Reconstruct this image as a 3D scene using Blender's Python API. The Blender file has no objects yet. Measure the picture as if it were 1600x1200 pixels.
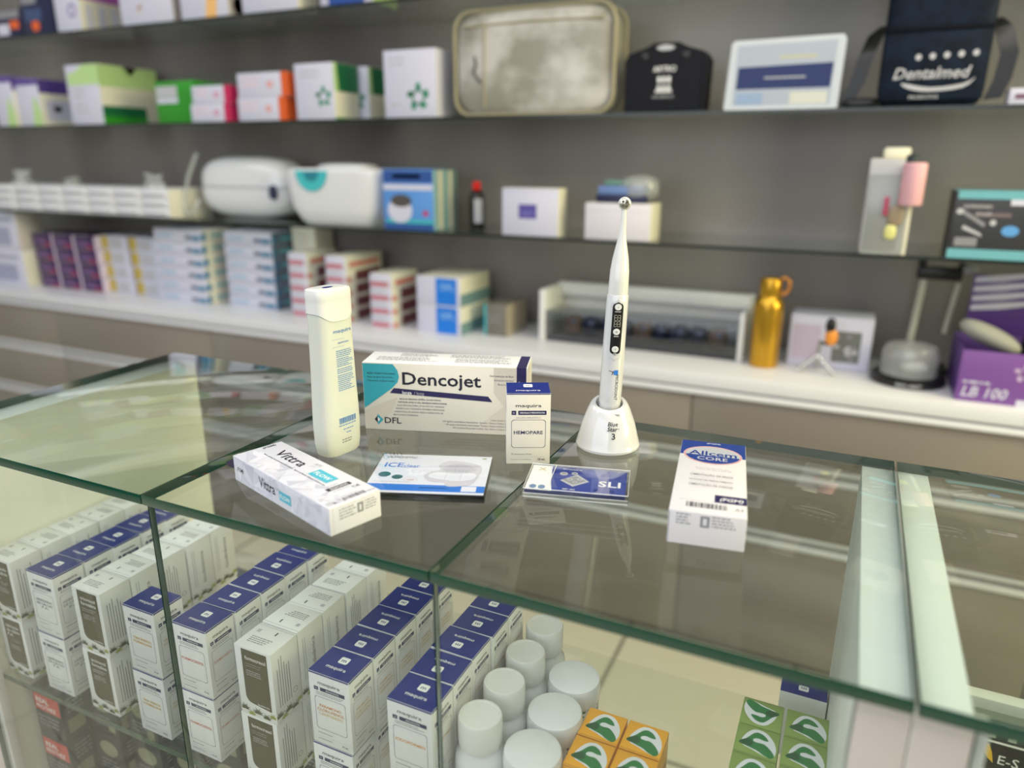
import bpy, bmesh, math, random
from mathutils import Matrix, Vector
R = math.radians
random.seed(7)
S = bpy.context.scene
COL = S.collection

# ------------------------------------------------------------------ camera, world, lights, exposure
cd = bpy.data.cameras.new('camera'); cam = bpy.data.objects.new('camera', cd); COL.objects.link(cam)
cd.sensor_width = 36; cd.lens = 1146 / 1600 * 36; cd.clip_start = .01
cam.matrix_world = (Matrix.Translation((0, 0, 1.29)) @ Matrix.Rotation(R(24.75), 4, 'Z')
                    @ Matrix.Rotation(R(90 - 17.05), 4, 'X') @ Matrix.Rotation(R(.26), 4, 'Z'))
cd.dof.use_dof = True; cd.dof.focus_distance = .735; cd.dof.aperture_fstop = 2.6
S.camera = cam
S.view_settings.view_transform = 'Standard'; S.view_settings.look = 'None'
S.view_settings.exposure = 0.0; S.view_settings.gamma = 1; S.view_settings.use_curve_mapping = False
S.cycles.max_bounces = 10; S.cycles.transparent_max_bounces = 24; S.cycles.sample_clamp_indirect = 6
w = bpy.data.worlds.new('world'); S.world = w; w.use_nodes = True
w.node_tree.nodes['Background'].inputs[0].default_value = (.9, .95, 1, 1)
w.node_tree.nodes['Background'].inputs[1].default_value = .25

def area(name, loc, target, sx, sy, power, color):
    d = bpy.data.lights.new(name, 'AREA'); d.shape = 'RECTANGLE'; d.size = sx; d.size_y = sy
    d.energy = power; d.color = color
    o = bpy.data.objects.new(name, d); COL.objects.link(o); o.location = loc
    o.rotation_euler = (Vector(target) - Vector(loc)).to_track_quat('-Z', 'Y').to_euler()
    return o
area('overhead_light', (-.9, -.3, 2.74), (-.9, -.3, 0), 2.6, .9, 34, (.95, .97, 1))
area('overhead_light', (-2.9, .6, 2.74), (-2.9, .6, 0), 1.4, .9, 17, (.93, .95, 1))
area('shop_front_daylight', (-.8, -2.3, 1.9), (-.8, 1, 1.0), 3.4, 1.6, 42, (.88, .92, 1))
area('warm_side_lamp', (2.3, 1.0, 1.95), (-.6, .9, .95), 1.5, 1.3, 66, (1, .92, .5))
area('overhead_light', (.9, .9, 2.74), (.7, 1.6, 1.2), 1.6, .5, 22, (1, .94, .86))  # added to brighten and warm the right part of the back wall

# ------------------------------------------------------------------ materials
MATS = {}
def lin(c):
    return tuple(((v / 255) / 12.92 if v / 255 <= .04045 else ((v / 255 + .055) / 1.055) ** 2.4) for v in c)
def mat(name, rgb, rough=.5, metal=0, spec=.5, coat=0, trans=0, emit=0, alpha=1, sss=0):
    """one principled material from an sRGB colour"""
    if name in MATS: return MATS[name]
    m = bpy.data.materials.new(name); m.use_nodes = True
    b = m.node_tree.nodes['Principled BSDF']; c = (*lin(rgb), 1)
    b.inputs['Base Color'].default_value = c; b.inputs['Roughness'].default_value = rough
    b.inputs['Metallic'].default_value = metal; b.inputs['Specular IOR Level'].default_value = spec
    b.inputs['Coat Weight'].default_value = coat; b.inputs['Transmission Weight'].default_value = trans
    b.inputs['Alpha'].default_value = alpha
    if emit: b.inputs['Emission Color'].default_value = c; b.inputs['Emission Strength'].default_value = emit
    if sss: b.inputs['Subsurface Weight'].default_value = sss; b.inputs['Subsurface Scale'].default_value = .01
    m.diffuse_color = c; MATS[name] = m
    return m
def noise_mat(name, c1, c2, scale, rough=.5, detail=4, lo=.4, hi=.6, bump=0, stretch=(1, 1, 1), spec=.5):
    """principled with two procedural colours mixed by noise"""
    m = mat(name, c1, rough, spec=spec); nt = m.node_tree; b = nt.nodes['Principled BSDF']
    tc = nt.nodes.new('ShaderNodeTexCoord'); mp = nt.nodes.new('ShaderNodeMapping'); n = nt.nodes.new('ShaderNodeTexNoise')
    r = nt.nodes.new('ShaderNodeValToRGB')
    mp.inputs['Scale'].default_value = stretch; n.inputs['Scale'].default_value = scale; n.inputs['Detail'].default_value = detail
    nt.links.new(tc.outputs['Object'], mp.inputs[0]); nt.links.new(mp.outputs[0], n.inputs['Vector'])
    nt.links.new(n.outputs['Fac'], r.inputs[0]); nt.links.new(r.outputs[0], b.inputs['Base Color'])
    r.color_ramp.elements[0].position = lo; r.color_ramp.elements[0].color = (*lin(c1), 1)
    r.color_ramp.elements[1].position = hi; r.color_ramp.elements[1].color = (*lin(c2), 1)
    if bump:
        bp = nt.nodes.new('ShaderNodeBump'); bp.inputs['Strength'].default_value = bump
        nt.links.new(n.outputs['Fac'], bp.inputs['Height']); nt.links.new(bp.outputs[0], b.inputs['Normal'])
    return m
def sheet_glass(name, tint, r0=.04, rough=.0, haze=0):
    """thin pane: transparent with a Schlick reflection, the same seen from both sides"""
    m = bpy.data.materials.new(name); m.use_nodes = True; nt = m.node_tree; nt.nodes.clear()
    N = nt.nodes.new; out = N('ShaderNodeOutputMaterial'); mix = N('ShaderNodeMixShader'); tr = N('ShaderNodeBsdfTransparent')
    gl = N('ShaderNodeBsdfGlossy'); ge = N('ShaderNodeNewGeometry'); dt = N('ShaderNodeVectorMath'); dt.operation = 'DOT_PRODUCT'
    def mth(op, a, b=None):
        k = N('ShaderNodeMath'); k.operation = op
        for i, v in enumerate((a, b)):
            if v is None: continue
            if isinstance(v, (int, float)): k.inputs[i].default_value = v
            else: nt.links.new(v, k.inputs[i])
        return k.outputs[0]
    nt.links.new(ge.outputs['Normal'], dt.inputs[0]); nt.links.new(ge.outputs['Incoming'], dt.inputs[1])
    f = mth('ADD', mth('MULTIPLY', mth('POWER', mth('SUBTRACT', 1.0, mth('ABSOLUTE', dt.outputs['Value'])), 5.0), 1 - r0), r0)
    tr.inputs[0].default_value = (*tint, 1); gl.inputs['Roughness'].default_value = rough; gl.inputs['Color'].default_value = (1, 1, 1, 1)
    nt.links.new(f, mix.inputs[0]); nt.links.new(gl.outputs[0], mix.inputs[2])
    if haze:
        df = N('ShaderNodeBsdfDiffuse'); df.inputs[0].default_value = (.8, .82, .8, 1); m2 = N('ShaderNodeMixShader'); m2.inputs[0].default_value = haze
        nt.links.new(tr.outputs[0], m2.inputs[1]); nt.links.new(df.outputs[0], m2.inputs[2]); nt.links.new(m2.outputs[0], mix.inputs[1])
    else: nt.links.new(tr.outputs[0], mix.inputs[1])
    nt.links.new(mix.outputs[0], out.inputs[0]); MATS[name] = m
    return m
GLASS = sheet_glass('clear_pane_glass', (.87, .905, .885))
FRONTG = sheet_glass('front_pane_glass', (.965, .98, .968))
SHELFG = sheet_glass('shelf_glass', (.82, .86, .84))
CLEAR = sheet_glass('clear_plastic', (.94, .95, .96), .05, .05)
HAZY = sheet_glass('hazy_plastic', (.85, .86, .86), .06, .2, .3)
EDGE = mat('green_glass_edge', (6, 68, 50), .12, coat=.6)
EDGEL = mat('pale_glass_edge', (92, 106, 98), .25, coat=.2)
WH = mat('white_card', (240, 240, 240), .45)
CRM = mat('warm_lit_white_card', (228, 222, 210), .45)  # cream puts the warm light into the colour of white carton faces
NAVY = mat('navy_ink', (32, 40, 92), .4)
BLUE = mat('royal_blue_ink', (24, 42, 126), .5, spec=.3)
INK = mat('dark_ink', (26, 24, 44), .45)
GREY = mat('grey_ink', (140, 140, 146), .5)
LGREY = mat('pale_grey_ink', (190, 190, 196), .5)
BLK = mat('black_plastic', (16, 16, 18), .35)
WPL = mat('white_plastic', (230, 230, 228), .3)

# ------------------------------------------------------------------ mesh helpers
TXT = {}
def glyphs(s, bold):
    k = (s, bold)
    if k not in TXT:
        c = bpy.data.curves.new('t', 'FONT'); c.body = s; c.size = 1; c.resolution_u = 2; c.offset = .017 if bold == 1 else .009 if bold else 0
        o = bpy.data.objects.new('t', c); COL.objects.link(o)
        me = o.to_mesh()
        vs = [v.co.copy() for v in me.vertices]; fs = [tuple(p.vertices) for p in me.polygons]
        o.to_mesh_clear(); bpy.data.objects.remove(o); bpy.data.curves.remove(c)
        if not vs: vs = [Vector((0, 0, 0))]
        TXT[k] = (vs, fs, min(v.x for v in vs), max(v.x for v in vs))
    return TXT[k]

def smooth_loop(pts, n=4):
    out = []; L = len(pts)
    for i in range(L):
        p0, p1, p2, p3 = (Vector(pts[(i + j) % L]) for j in (-1, 0, 1, 2))
        for k in range(n):
            t = k / n
            out.append(.5 * ((2 * p1) + (p2 - p0) * t + (2 * p0 - 5 * p1 + 4 * p2 - p3) * t * t + (3 * p1 - p0 - 3 * p2 + p3) * t ** 3))
    return [tuple(p) for p in out]

class G:
    """collects shapes into ONE mesh"""
    def __init__(s): s.v = []; s.f = []; s.m = []; s.ms = []; s.M = Matrix()
    def mi(s, m):
        if m not in s.ms: s.ms.append(m)
        return s.ms.index(m)
    def add(s, vs, fs, m):
        b = len(s.v); s.v += [s.M @ Vector(v) for v in vs]; i = s.mi(m)
        for f in fs: s.f.append(tuple(b + k for k in f)); s.m.append(i)
    def box(s, x0, y0, z0, x1, y1, z1, m, bev=0, mats=None):
        """mats: dict face letter -> material, F front -y, K back, L, R, T, B"""
        mats = mats or {}
        bm = bmesh.new(); vs = [bm.verts.new((x, y, z)) for z in (z0, z1) for y in (y0, y1) for x in (x0, x1)]
        tags = []
        for key, q in (('B', (0, 2, 3, 1)), ('T', (4, 5, 7, 6)), ('F', (0, 1, 5, 4)), ('K', (2, 6, 7, 3)), ('L', (0, 4, 6, 2)), ('R', (1, 3, 7, 5))):
            f = bm.faces.new([vs[i] for i in q]); f.material_index = s.mi(mats.get(key, m))
        if bev: bmesh.ops.bevel(bm, geom=bm.edges[:], offset=bev, segments=2, profile=.5, affect='EDGES', material=-1)
        b = len(s.v); bm.verts.index_update()
        s.v += [s.M @ v.co for v in bm.verts]
        for f in bm.faces: s.f.append(tuple(b + v.index for v in f.verts)); s.m.append(f.material_index)
        bm.free()
    def loft(s, loops, m, cap=True):
        n = len(loops[0]); vs = [p for l in loops for p in l]; fs = []
        for i in range(len(loops) - 1):
            for j in range(n):
                k = (j + 1) % n; fs.append((i * n + j, i * n + k, (i + 1) * n + k, (i + 1) * n + j))
        if cap: fs.append(tuple(range(n))[::-1]); fs.append(tuple((len(loops) - 1) * n + j for j in range(n)))
        s.add(vs, fs, m)
    def lathe(s, prof, m, cx=0, cy=0, seg=32, cap=True, rx=1, ry=1):
        s.loft([[(cx + r * rx * math.cos(2 * math.pi * j / seg), cy + r * ry * math.sin(2 * math.pi * j / seg), z) for j in range(seg)] for r, z in prof], m, cap)
    def tube(s, pts, r, m, seg=8, closed=False):
        P = [Vector(p) for p in pts]; loops = []; n = len(P)
        for i, p in enumerate(P):
            d = (P[(i + 1) % n] - P[i - 1]) if closed else (P[min(i + 1, n - 1)] - P[max(i - 1, 0)])
            d.normalize(); a = d.orthogonal() if i == 0 else (a - d * a.dot(d)); a.normalize(); b = d.cross(a)
            rr = r[i] if isinstance(r, (list, tuple)) else r
            loops.append([p + (a * math.cos(2 * math.pi * j / seg) + b * math.sin(2 * math.pi * j / seg)) * rr for j in range(seg)])
        if closed: loops.append(loops[0])
        s.loft(loops, m, not closed)
    def superbox(s, c, h, m, n1=4, n2=4, nu=36, nv=16):
        """superellipsoid: rounded box with half sizes h"""
        loops = []
        pw = lambda x, e: math.copysign(abs(x) ** (2 / e), x)
        for i in range(nv + 1):
            t = -math.pi / 2 + math.pi * i / nv; t = max(-1.5, min(1.5, t))
            ct, st = pw(math.cos(t), n1), pw(math.sin(t), n1)
            loops.append([(c[0] + h[0] * ct * pw(math.cos(a), n2), c[1] + h[1] * ct * pw(math.sin(a), n2), c[2] + h[2] * st)
                          for a in (2 * math.pi * j / nu for j in range(nu))])
        s.loft(loops, m)
    def prism(s, pts, y0, y1, m, mside=None):
        """outline in x,z extruded along y (y0 is the front)"""
        n = len(pts); vs = [(p[0], y0, p[1]) for p in pts] + [(p[0], y1, p[1]) for p in pts]
        s.add(vs, [tuple(range(n))], m); s.add(vs, [tuple(range(n, 2 * n))[::-1]], m)
        s.add(vs, [(j, (j + 1) % n, n + (j + 1) % n, n + j) for j in range(n)], mside or m)
    # ---- printing on a flat face: fr = matrix with columns u, v, normal, origin
    def poly(s, fr, pts, m, off=.0): s.add([fr @ Vector((p[0], p[1], off)) for p in pts], [tuple(range(len(pts)))], m)
    def rect(s, fr, u0, v0, u1, v1, m, off=0): s.poly(fr, [(u0, v0), (u1, v0), (u1, v1), (u0, v1)], m, off)
    def ell(s, fr, u, v, ru, rv, m, off=0, n=24): s.poly(fr, [(u + ru * math.cos(2 * math.pi * i / n), v + rv * math.sin(2 * math.pi * i / n)) for i in range(n)], m, off)
    def rrect(s, u0, v0, u1, v1, r, n=4):
        o = []
        for cx, cy, a0 in ((u1 - r, v0 + r, -90), (u1 - r, v1 - r, 0), (u0 + r, v1 - r, 90), (u0 + r, v0 + r, 180)):
            for i in range(n + 1): a = R(a0 + 90 * i / n); o.append((cx + r * math.cos(a), cy + r * math.sin(a)))
        return o
    def ring(s, fr, outer, t, m, cu, cv, off=0):
        inner = []
        for p in outer:
            d = Vector((cu - p[0], cv - p[1])); q = Vector(p) + Vector((math.copysign(t, d.x), math.copysign(t, d.y))); inner.append(tuple(q))
        n = len(outer); vs = [fr @ Vector((p[0], p[1], off)) for p in outer + inner]
        s.add(vs, [(i, (i + 1) % n, n + (i + 1) % n, n + i) for i in range(n)], m)
    def text(s, fr, t, u, v, h, m, al='c', bold=0, width=None, rot=0, it=0, fn=None, off=.00002):
        """cap height h at (u, v) baseline; width forces the length; rot in degrees; fn maps (u, v) to a point"""
        vs, fs, a, b = glyphs(t, bold); k = h / .73; kx = width / (b - a) if width else k
        if al == 'c': o = (a + b) / 2
        elif al == 'l': o = a
        else: o = b
        c, q = math.cos(R(rot)), math.sin(R(rot)); out = []
        for p in vs:
            x = (p.x - o) * kx + it * p.y * k; y = p.y * k
            uu, vv = u + x * c - y * q, v + x * q + y * c
            out.append(fn(uu, vv) if fn else fr @ Vector((uu, vv, off)))
        s.add(out, fs, m)
    def micro(s, fr, u0, v0, u1, n, lh, m, rag=.25, rot=None, fn=None):
        """rows of tiny illegible print as word-length dashes, going down from v0"""
        for i in range(n):
            u = u0; e = u0 + (u1 - u0) * (1 - random.random() * rag); y = v0 - i * lh
            while u < e:
                wl = min(lh * random.uniform(.4, 1.7), e - u)
                q = [(u, y), (u + wl, y), (u + wl, y + lh * .42), (u, y + lh * .42)]
                if fn: s.add([fn(*p) for p in q], [(0, 1, 2, 3)], m)
                else: s.poly(fr, q, m)
                u += wl + lh * .28
    def bars(s, fr, u0, v0, u1, h, m, n=26, vert=False):
        u = u0
        while u < u1:
            t = random.choice((.6, .6, 1.2, 1.8)) * (u1 - u0) / n / 2
            if vert: s.rect(fr, v0, u, v0 + h, min(u + t, u1), m)
            else: s.rect(fr, u, v0, min(u + t, u1), v0 + h, m)
            u += t + random.choice((.6, 1, 1.4)) * (u1 - u0) / n / 2
    def build(s, name, parent=None, loc=(0, 0, 0), rz=0, smooth=30):
        me = bpy.data.meshes.new(name); me.from_pydata([tuple(v) for v in s.v], [], s.f)
        for m in s.ms: me.materials.append(m)
        me.polygons.foreach_set('material_index', s.m)
        if smooth: me.polygons.foreach_set('use_smooth', [True] * len(s.f)); me.set_sharp_from_angle(angle=R(smooth))
        me.update(); o = bpy.data.objects.new(name, me); COL.objects.link(o)
        if parent: o.parent = parent
        o.location = loc; o.rotation_euler = (0, 0, R(rz))
        return o
def frames(w_, d, h, e=.00012):
    """face frames of a box standing on the origin: x 0..w, y 0..d, z 0..h"""
    def F(u, v, n, o): return Matrix(((u[0], v[0], n[0], o[0]), (u[1], v[1], n[1], o[1]), (u[2], v[2], n[2], o[2]), (0, 0, 0, 1)))
    X, Y, Z = (1, 0, 0), (0, 1, 0), (0, 0, 1); nX, nY = (-1, 0, 0), (0, -1, 0)
    return dict(F=F(X, Z, nY, (0, -e, 0)), R=F(Y, Z, X, (w_ + e, 0, 0)), L=F(nY, Z, nX, (-e, d, 0)),
                K=F(nX, Z, Y, (w_, d + e, 0)), T=F(X, Y, Z, (0, 0, h + e)))
def tag(o, label, cat, group=None):
    o['label'] = label; o['category'] = cat
    if group: o['group'] = group
    return o
def struct(o): o['kind'] = 'structure'; return o
def thing(name, label, cat, loc=(0, 0, 0), rz=0, group=None):
    o = bpy.data.objects.new(name, None); COL.objects.link(o); o.location = loc; o.rotation_euler = (0, 0, R(rz)); o.empty_display_size = .05
    return tag(o, label, cat, group)
def dup(src, loc, rz=0):
    c = src.copy(); COL.objects.link(c); c.location = loc; c.rotation_euler = (0, 0, R(rz))
    for ch in src.children:
        k = ch.copy(); COL.objects.link(k); k.parent = c
        for g in ch.children: q = g.copy(); COL.objects.link(q); q.parent = k
    return c
ORD = ['front', 'second from the front', 'third from the front', 'fourth from the front', 'rearmost', 'very rear']

# ------------------------------------------------------------------ room shell
WALLM = noise_mat('grey_wall_panel', (114, 109, 110), (146, 139, 132), 1.3, .3, 2, .35, .65, stretch=(1.6, 1, .35))  # tall noise streaks imitate blurred reflections in the glossy panel
CABM = noise_mat('taupe_cabinet_front', (136, 127, 120), (142, 134, 126), 2, .3, 2)
OFFW = mat('off_white_paint', (196, 196, 194), .7)
TILE = mat('beige_floor_tile', (205, 200, 182), .35)
nt = TILE.node_tree; br = nt.nodes.new('ShaderNodeTexBrick'); tc = nt.nodes.new('ShaderNodeTexCoord')
br.offset = 0; br.inputs['Scale'].default_value = 1; br.inputs['Brick Width'].default_value = .45; br.inputs['Row Height'].default_value = .45
br.inputs['Mortar Size'].default_value = .006; br.inputs['Color1'].default_value = (*lin((200, 195, 176)), 1); br.inputs['Color2'].default_value = (*lin((192, 188, 170)), 1)
br.inputs['Mortar'].default_value = (*lin((120, 116, 104)), 1)
nt.links.new(tc.outputs['Object'], br.inputs['Vector']); nt.links.new(br.outputs['Color'], nt.nodes['Principled BSDF'].inputs['Base Color'])
X0, X1, Y0, Y1, ZC = -4.6, 2.6, -2.6, 2.16, 2.8
def slab(name, a, m):
    g = G(); g.box(*a, m); return struct(g.build(name, smooth=0))
slab('floor', (X0, Y0, -.1, X1, Y1, 0), TILE)
slab('ceiling', (X0, Y0, ZC, X1, Y1, ZC + .1), OFFW)
slab('wall_back', (X0, Y1, -.1, X1, Y1 + .1, ZC + .1), WALLM)
slab('wall_left', (X0 - .1, Y0 - .1, -.1, X0, Y1 + .1, ZC + .1), OFFW)
slab('wall_right', (X1, Y0 - .1, -.1, X1 + .1, Y1 + .1, ZC + .1), OFFW)
slab('wall_front', (X0, Y0 - .1, -.1, X1, Y0, ZC + .1), mat('grey_front_wall', (96, 96, 98), .6))
# ------------------------------------------------------------------ base cabinets and white ledge behind
ALU = mat('white_aluminium_profile', (214, 214, 218), .3)
ALUD = mat('grey_profile_groove', (150, 150, 150), .4)
LEDGE = mat('white_ledge_laminate', (226, 226, 232), .35)
SEAMS = [-4.4, -3.59, -2.78, -1.97, -1.15, -.325, .49, 1.3, 2.1]
for i in range(len(SEAMS) - 1):
    a, b = SEAMS[i] + .0015, SEAMS[i + 1] - .0015; mid = (a + b) / 2
    where = ['at the far left end', 'second from the left wall', 'below the purple carton stacks', 'below the blue striped carton stacks',
             'below the flower-blue and grey cartons', 'below the gold flask', 'below the purple glove carton', 'at the far right end'][i]
    t = thing('base_cabinet', 'taupe base cabinet with three drawers, ' + where.replace('flower-blue', 'blue and white'), 'cabinet', (mid, 1.8, 0), 0, 'base cabinets under the white ledge')
    h = (b - a) / 2
    g = G(); g.box(-h, .02, 0, h, .355, .726, CABM); g.build('body', t)
    for z0, z1 in ((.575, .726), (.385, .535), (.02, .345)):
        g = G(); g.box(-h, 0, z0, h, .0195, z1, CABM, .001); g.build('drawer_front', t)
    for z in (.535, .345):
        g = G(); g.box(-h, -.004, z, h, .019, z + .012, ALU, .002); g.box(-h, .006, z + .012, h, .019, z + .028, ALUD); g.box(-h, 0, z + .028, h, .019, z + .039, ALU, .002)
        g.build('handle_profile', t)
g = G(); g.box(-4.4, 1.795, .745, 2.1, 2.155, .78, LEDGE, .003); g.box(-4.4, 1.805, .738, 2.1, 2.15, .745, ALUD); g.box(-4.4, 1.79, .726, 2.1, 2.15, .738, LEDGE, .002)  # grey recess carries the shadow line below the ledge top in its colour
tag(g.build('ledge_worktop'), 'long white ledge top running over the taupe base cabinets', 'worktop')
SHD = mat('dark_shelf_edge', (38, 46, 44), .2)
for z, lab in ((1.70, 'uppermost smoked glass wall shelf, cut by the top of the photo'), (1.40, 'smoked glass wall shelf carrying the khaki bag and navy cooler bag'), (1.09, 'smoked glass wall shelf carrying the white rounded sterilizers')):
    t = thing('glass_wall_shelf', lab, 'shelf', (-1.0, 2.0, z), 0, 'glass shelves along the back wall')
    g = G(); g.box(-3.4, -.15, -.008, 3.1, .158, 0, SHELFG, mats=dict(F=SHD)); g.build('glass_board', t)
# ------------------------------------------------------------------ glass display counters
BOARD = noise_mat('worn_white_board', (236, 238, 236), (226, 232, 230), 14, .45, 5)
BTOP = noise_mat('worn_board_top', (251, 253, 253), (248, 246, 208), 9, .5, 6, .6, .8, .06)
BFACE = mat('warm_lit_partition_laminate', (250, 249, 234), .3)  # near-white board, warm side light tinted in as cream
BFRONT = mat('greige_board_face', (206, 196, 188), .45)
PLINTH = mat('white_plinth', (205, 203, 198), .5)
def counter(label, xa, xb, cuts, outer_end):
    t = thing('glass_display_counter', label, 'display counter', ((xa + xb) / 2, .6, 0), 0, 'glass display counters')
    ox, oy = (xa + xb) / 2, .6
    def P(name, fn, lab=None):
        g = G(); g.M = Matrix.Translation((-ox, -oy, 0)); fn(g); o = g.build(name, t)
        if lab: o['label'] = lab
        return o
    P('side_panel', lambda g: g.box(xa, .412, 0, xa + (.04 if outer_end else .030), .785, .9895, BFACE, .0006, dict(T=BTOP, F=BFRONT)))
    P('side_panel', lambda g: g.box(xb - .029, .412, 0, xb, .785, .9895, BOARD, .0006, dict(T=BTOP, F=BFRONT)))
    li, ri = xa + (.04 if outer_end else .03) + .001, xb - .030
    cs = [xa] + cuts + [xb]
    for i in range(len(cs) - 1):
        a, b = cs[i] + .0006, cs[i + 1] - .0006
        P('top_pane', lambda g: g.box(a, .406, .990, b, .785, 1.0, GLASS, .0004, dict(F=EDGE, K=EDGEL, L=EDGE, R=EDGE)))
        fa, fb = max(a, li), min(b, ri)
        P('front_pane', lambda g: g.box(fa, .412, .101, fb, .418, .9895, FRONTG, .0002, dict(L=EDGE, R=EDGE, T=EDGE)))
    for z in (.675, .37):
        P('glass_shelf', lambda g: g.box(li, .432, z - .008, ri, .784, z, FRONTG, .0003, dict(F=EDGE)))
    P('plinth', lambda g: g.box(li - .001, .419, 0, ri + .001, .78, .1, PLINTH, .001))
    P('corner_profile', lambda g: g.box(li, .419, .101, li + .008, .43, .985, WPL, .001))
    return t
counter('glass display counter with white board ends, the eight dental products stand on it', -.94, .0645, [-.555, -.254], True)
counter('neighbouring glass display counter at the right, holding the black lettered tray', .0655, 1.05, [.4, .72], False)

# ------------------------------------------------------------------ cartons inside the counter
OLIVE = mat('olive_ink', (80, 76, 52), .55); OLIVED = mat('dark_olive_ink', (82, 86, 58), .5); LIME = mat('lime_ink', (168, 178, 92), .5)
CW, CDP, CH = .046, .037, .0805
def logo_top(g, T, d):
    g.rect(T, .0002, .0002, CW - .0002, d - .0002, BLUE)
    g.poly(T, g.rrect(.0185, .0195, .0285, .0285, .0018), WH, .00004)
    g.text(T, 'm', .0235, .0222, .0042, BLUE, bold=1, width=.0052, off=.00006)
    g.text(T, 'maquira', .023, .0105, .0042, WH, bold=2, width=.022, off=.00006)
    g.rect(T, .003, .0345, CW - .003, .0347, NAVY, .00004)
def maquira_box(lines, rgb, name='medicine_carton'):
    ink = mat('ink_%d_%d_%d' % rgb, rgb, .45); pale = mat('pale_ink_%d' % rgb[0], tuple(int(c * .6 + 222 * .4) for c in rgb), .45)
    g = G(); g.box(0, 0, 0, CW, CDP, CH, WH, .0004); fr = frames(CW, CDP, CH); logo_top(g, fr['T'], CDP)
    for key, fw in (('F', CW), ('R', CDP), ('L', CDP)):
        f = fr[key]; k = fw / CW; c = fw / 2
        g.rect(f, .0004, CH - .0018, fw - .0004, CH - .0002, BLUE)
        g.text(f, 'maquira', c, .0685, .0036, INK, bold=2, width=.025 * k)
        g.rect(f, .0055 * k, .0612, .0105 * k, .0652, NAVY); g.rect(f, .0125 * k, .0612, .0405 * k, .0652, NAVY)
        g.text(f, 'm', .008 * k, .0624, .0018, WH, off=.00006); g.text(f, 'ENDODONTIA', .0265 * k, .0624, .0016, WH, bold=1, off=.00006)
        g.micro(f, .0075 * k, .0588, .039 * k, 2, .0019, GREY)
        g.ring(f, g.rrect(.0055 * k, .0175, .0405 * k, .0545, .003), .00035, NAVY if key == 'F' else GREY, c, .036)
        n = len(lines)
        for i, ln in enumerate(lines):
            g.text(f, ln, c, .0385 + (n - 1) * .0024 - i * .0046, .0031, (pale if (i == 2 and n == 3) else ink) if key == 'F' else pale, bold=1 if key == 'F' else 2, width=min(.031, .0031 * len(ln)) * k)
        g.micro(f, .0065 * k, .0125, .026 * k, 1, .002, GREY); g.rect(f, .0055 * k, .0092, .0405 * k, .0094, LGREY)
        g.text(f, '10 mL', .0405 * k, .0045, .0021, INK, 'r', 2); g.micro(f, .0065 * k, .0055, .027 * k, 1, .0018, GREY)
    return g
def leaves(g, f, fw):
    for cx, cy, s_, m in ((.12, .0085, 1.1, OLIVED), (.3, .004, .9, LIME), (.48, .0075, 1.2, OLIVED), (.72, .005, 1.0, OLIVED), (.9, .0085, .9, LIME)):
        for i in range(9):
            a = R(8 + i * 20.5); L = .0072 * s_ * (1 if i % 2 else .8); c, q = math.cos(a), math.sin(a); x, y = fw * cx, cy - .003
            pts = [(x, y), (x + c * L * .5 - q * .0007, y + q * L * .5 + c * .0007), (x + c * L, y + q * L), (x + c * L * .5 + q * .0007, y + q * L * .5 - c * .0007)]
            g.poly(f, [(min(max(p[0], .0003), fw - .0003), max(p[1], .0004)) for p in pts], m, .00003)
def olive_box(lines):
    g = G(); g.box(0, 0, 0, CW, CDP, CH, WH, .0004); fr = frames(CW, CDP, CH); f = fr['F']
    pts = [(.0405, CH - .0025), (.0085, CH - .0025), (.0085, .024)] + [(.0165 - .008 * math.cos(R(a)), .024 - .0085 * math.sin(R(a))) for a in (20, 40, 60, 80)] + [(.0405, .0125)]
    g.poly(f, pts[::-1], OLIVE)
    for i, ln in enumerate(lines): g.text(f, ln, .0125, .0665 - i * .0062, .0044, WH, 'l', 2, width=min(.026, .0027 * len(ln)), off=.00006)
    y = .0665 - len(lines) * .0062
    g.micro(f, .0125, y + .001, .035, 2, .0026, LGREY, off if False else .2); g.micro(f, .0125, y - .007, .033, 3, .0024, LGREY)
    g.text(f, 'biodinâmica', .038, .0155, .0023, WH, 'r', 2, off=.00006)
    leaves(g, f, CW); r = fr['R']
    for k in range(6):
        u = .006 + k * .0032; g.rect(r, u, .016, u + .0009, .016 + random.uniform(.04, .056), GREY)
    g.ring(r, [(.0285 + .0032 * math.cos(R(a)), .022 + .0032 * math.sin(R(a))) for a in range(0, 360, 20)], .0004, GREY, .0285, .022)
    leaves(g, r, CDP); l = fr['L']
    g.text(l, 'biodinâmica', .0235, .02, .0052, GREY, 'l', 2, width=.043, rot=90)
    for k in range(2): g.rect(l, .006 + k * .003, .02, .0068 + k * .003, .07, LGREY)
    leaves(g, l, CDP); leaves(g, fr['K'], CW); t = fr['T']
    g.micro(t, .008, .0165, .034, 4, .0026, GREY); g.rect(t, .006, .024, .0105, .0285, LGREY); g.rect(t, .028, .0255, .0295, .0305, INK); g.rect(t, .0005, .0345, CW - .0005, .0348, GREY)
    return g
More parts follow.
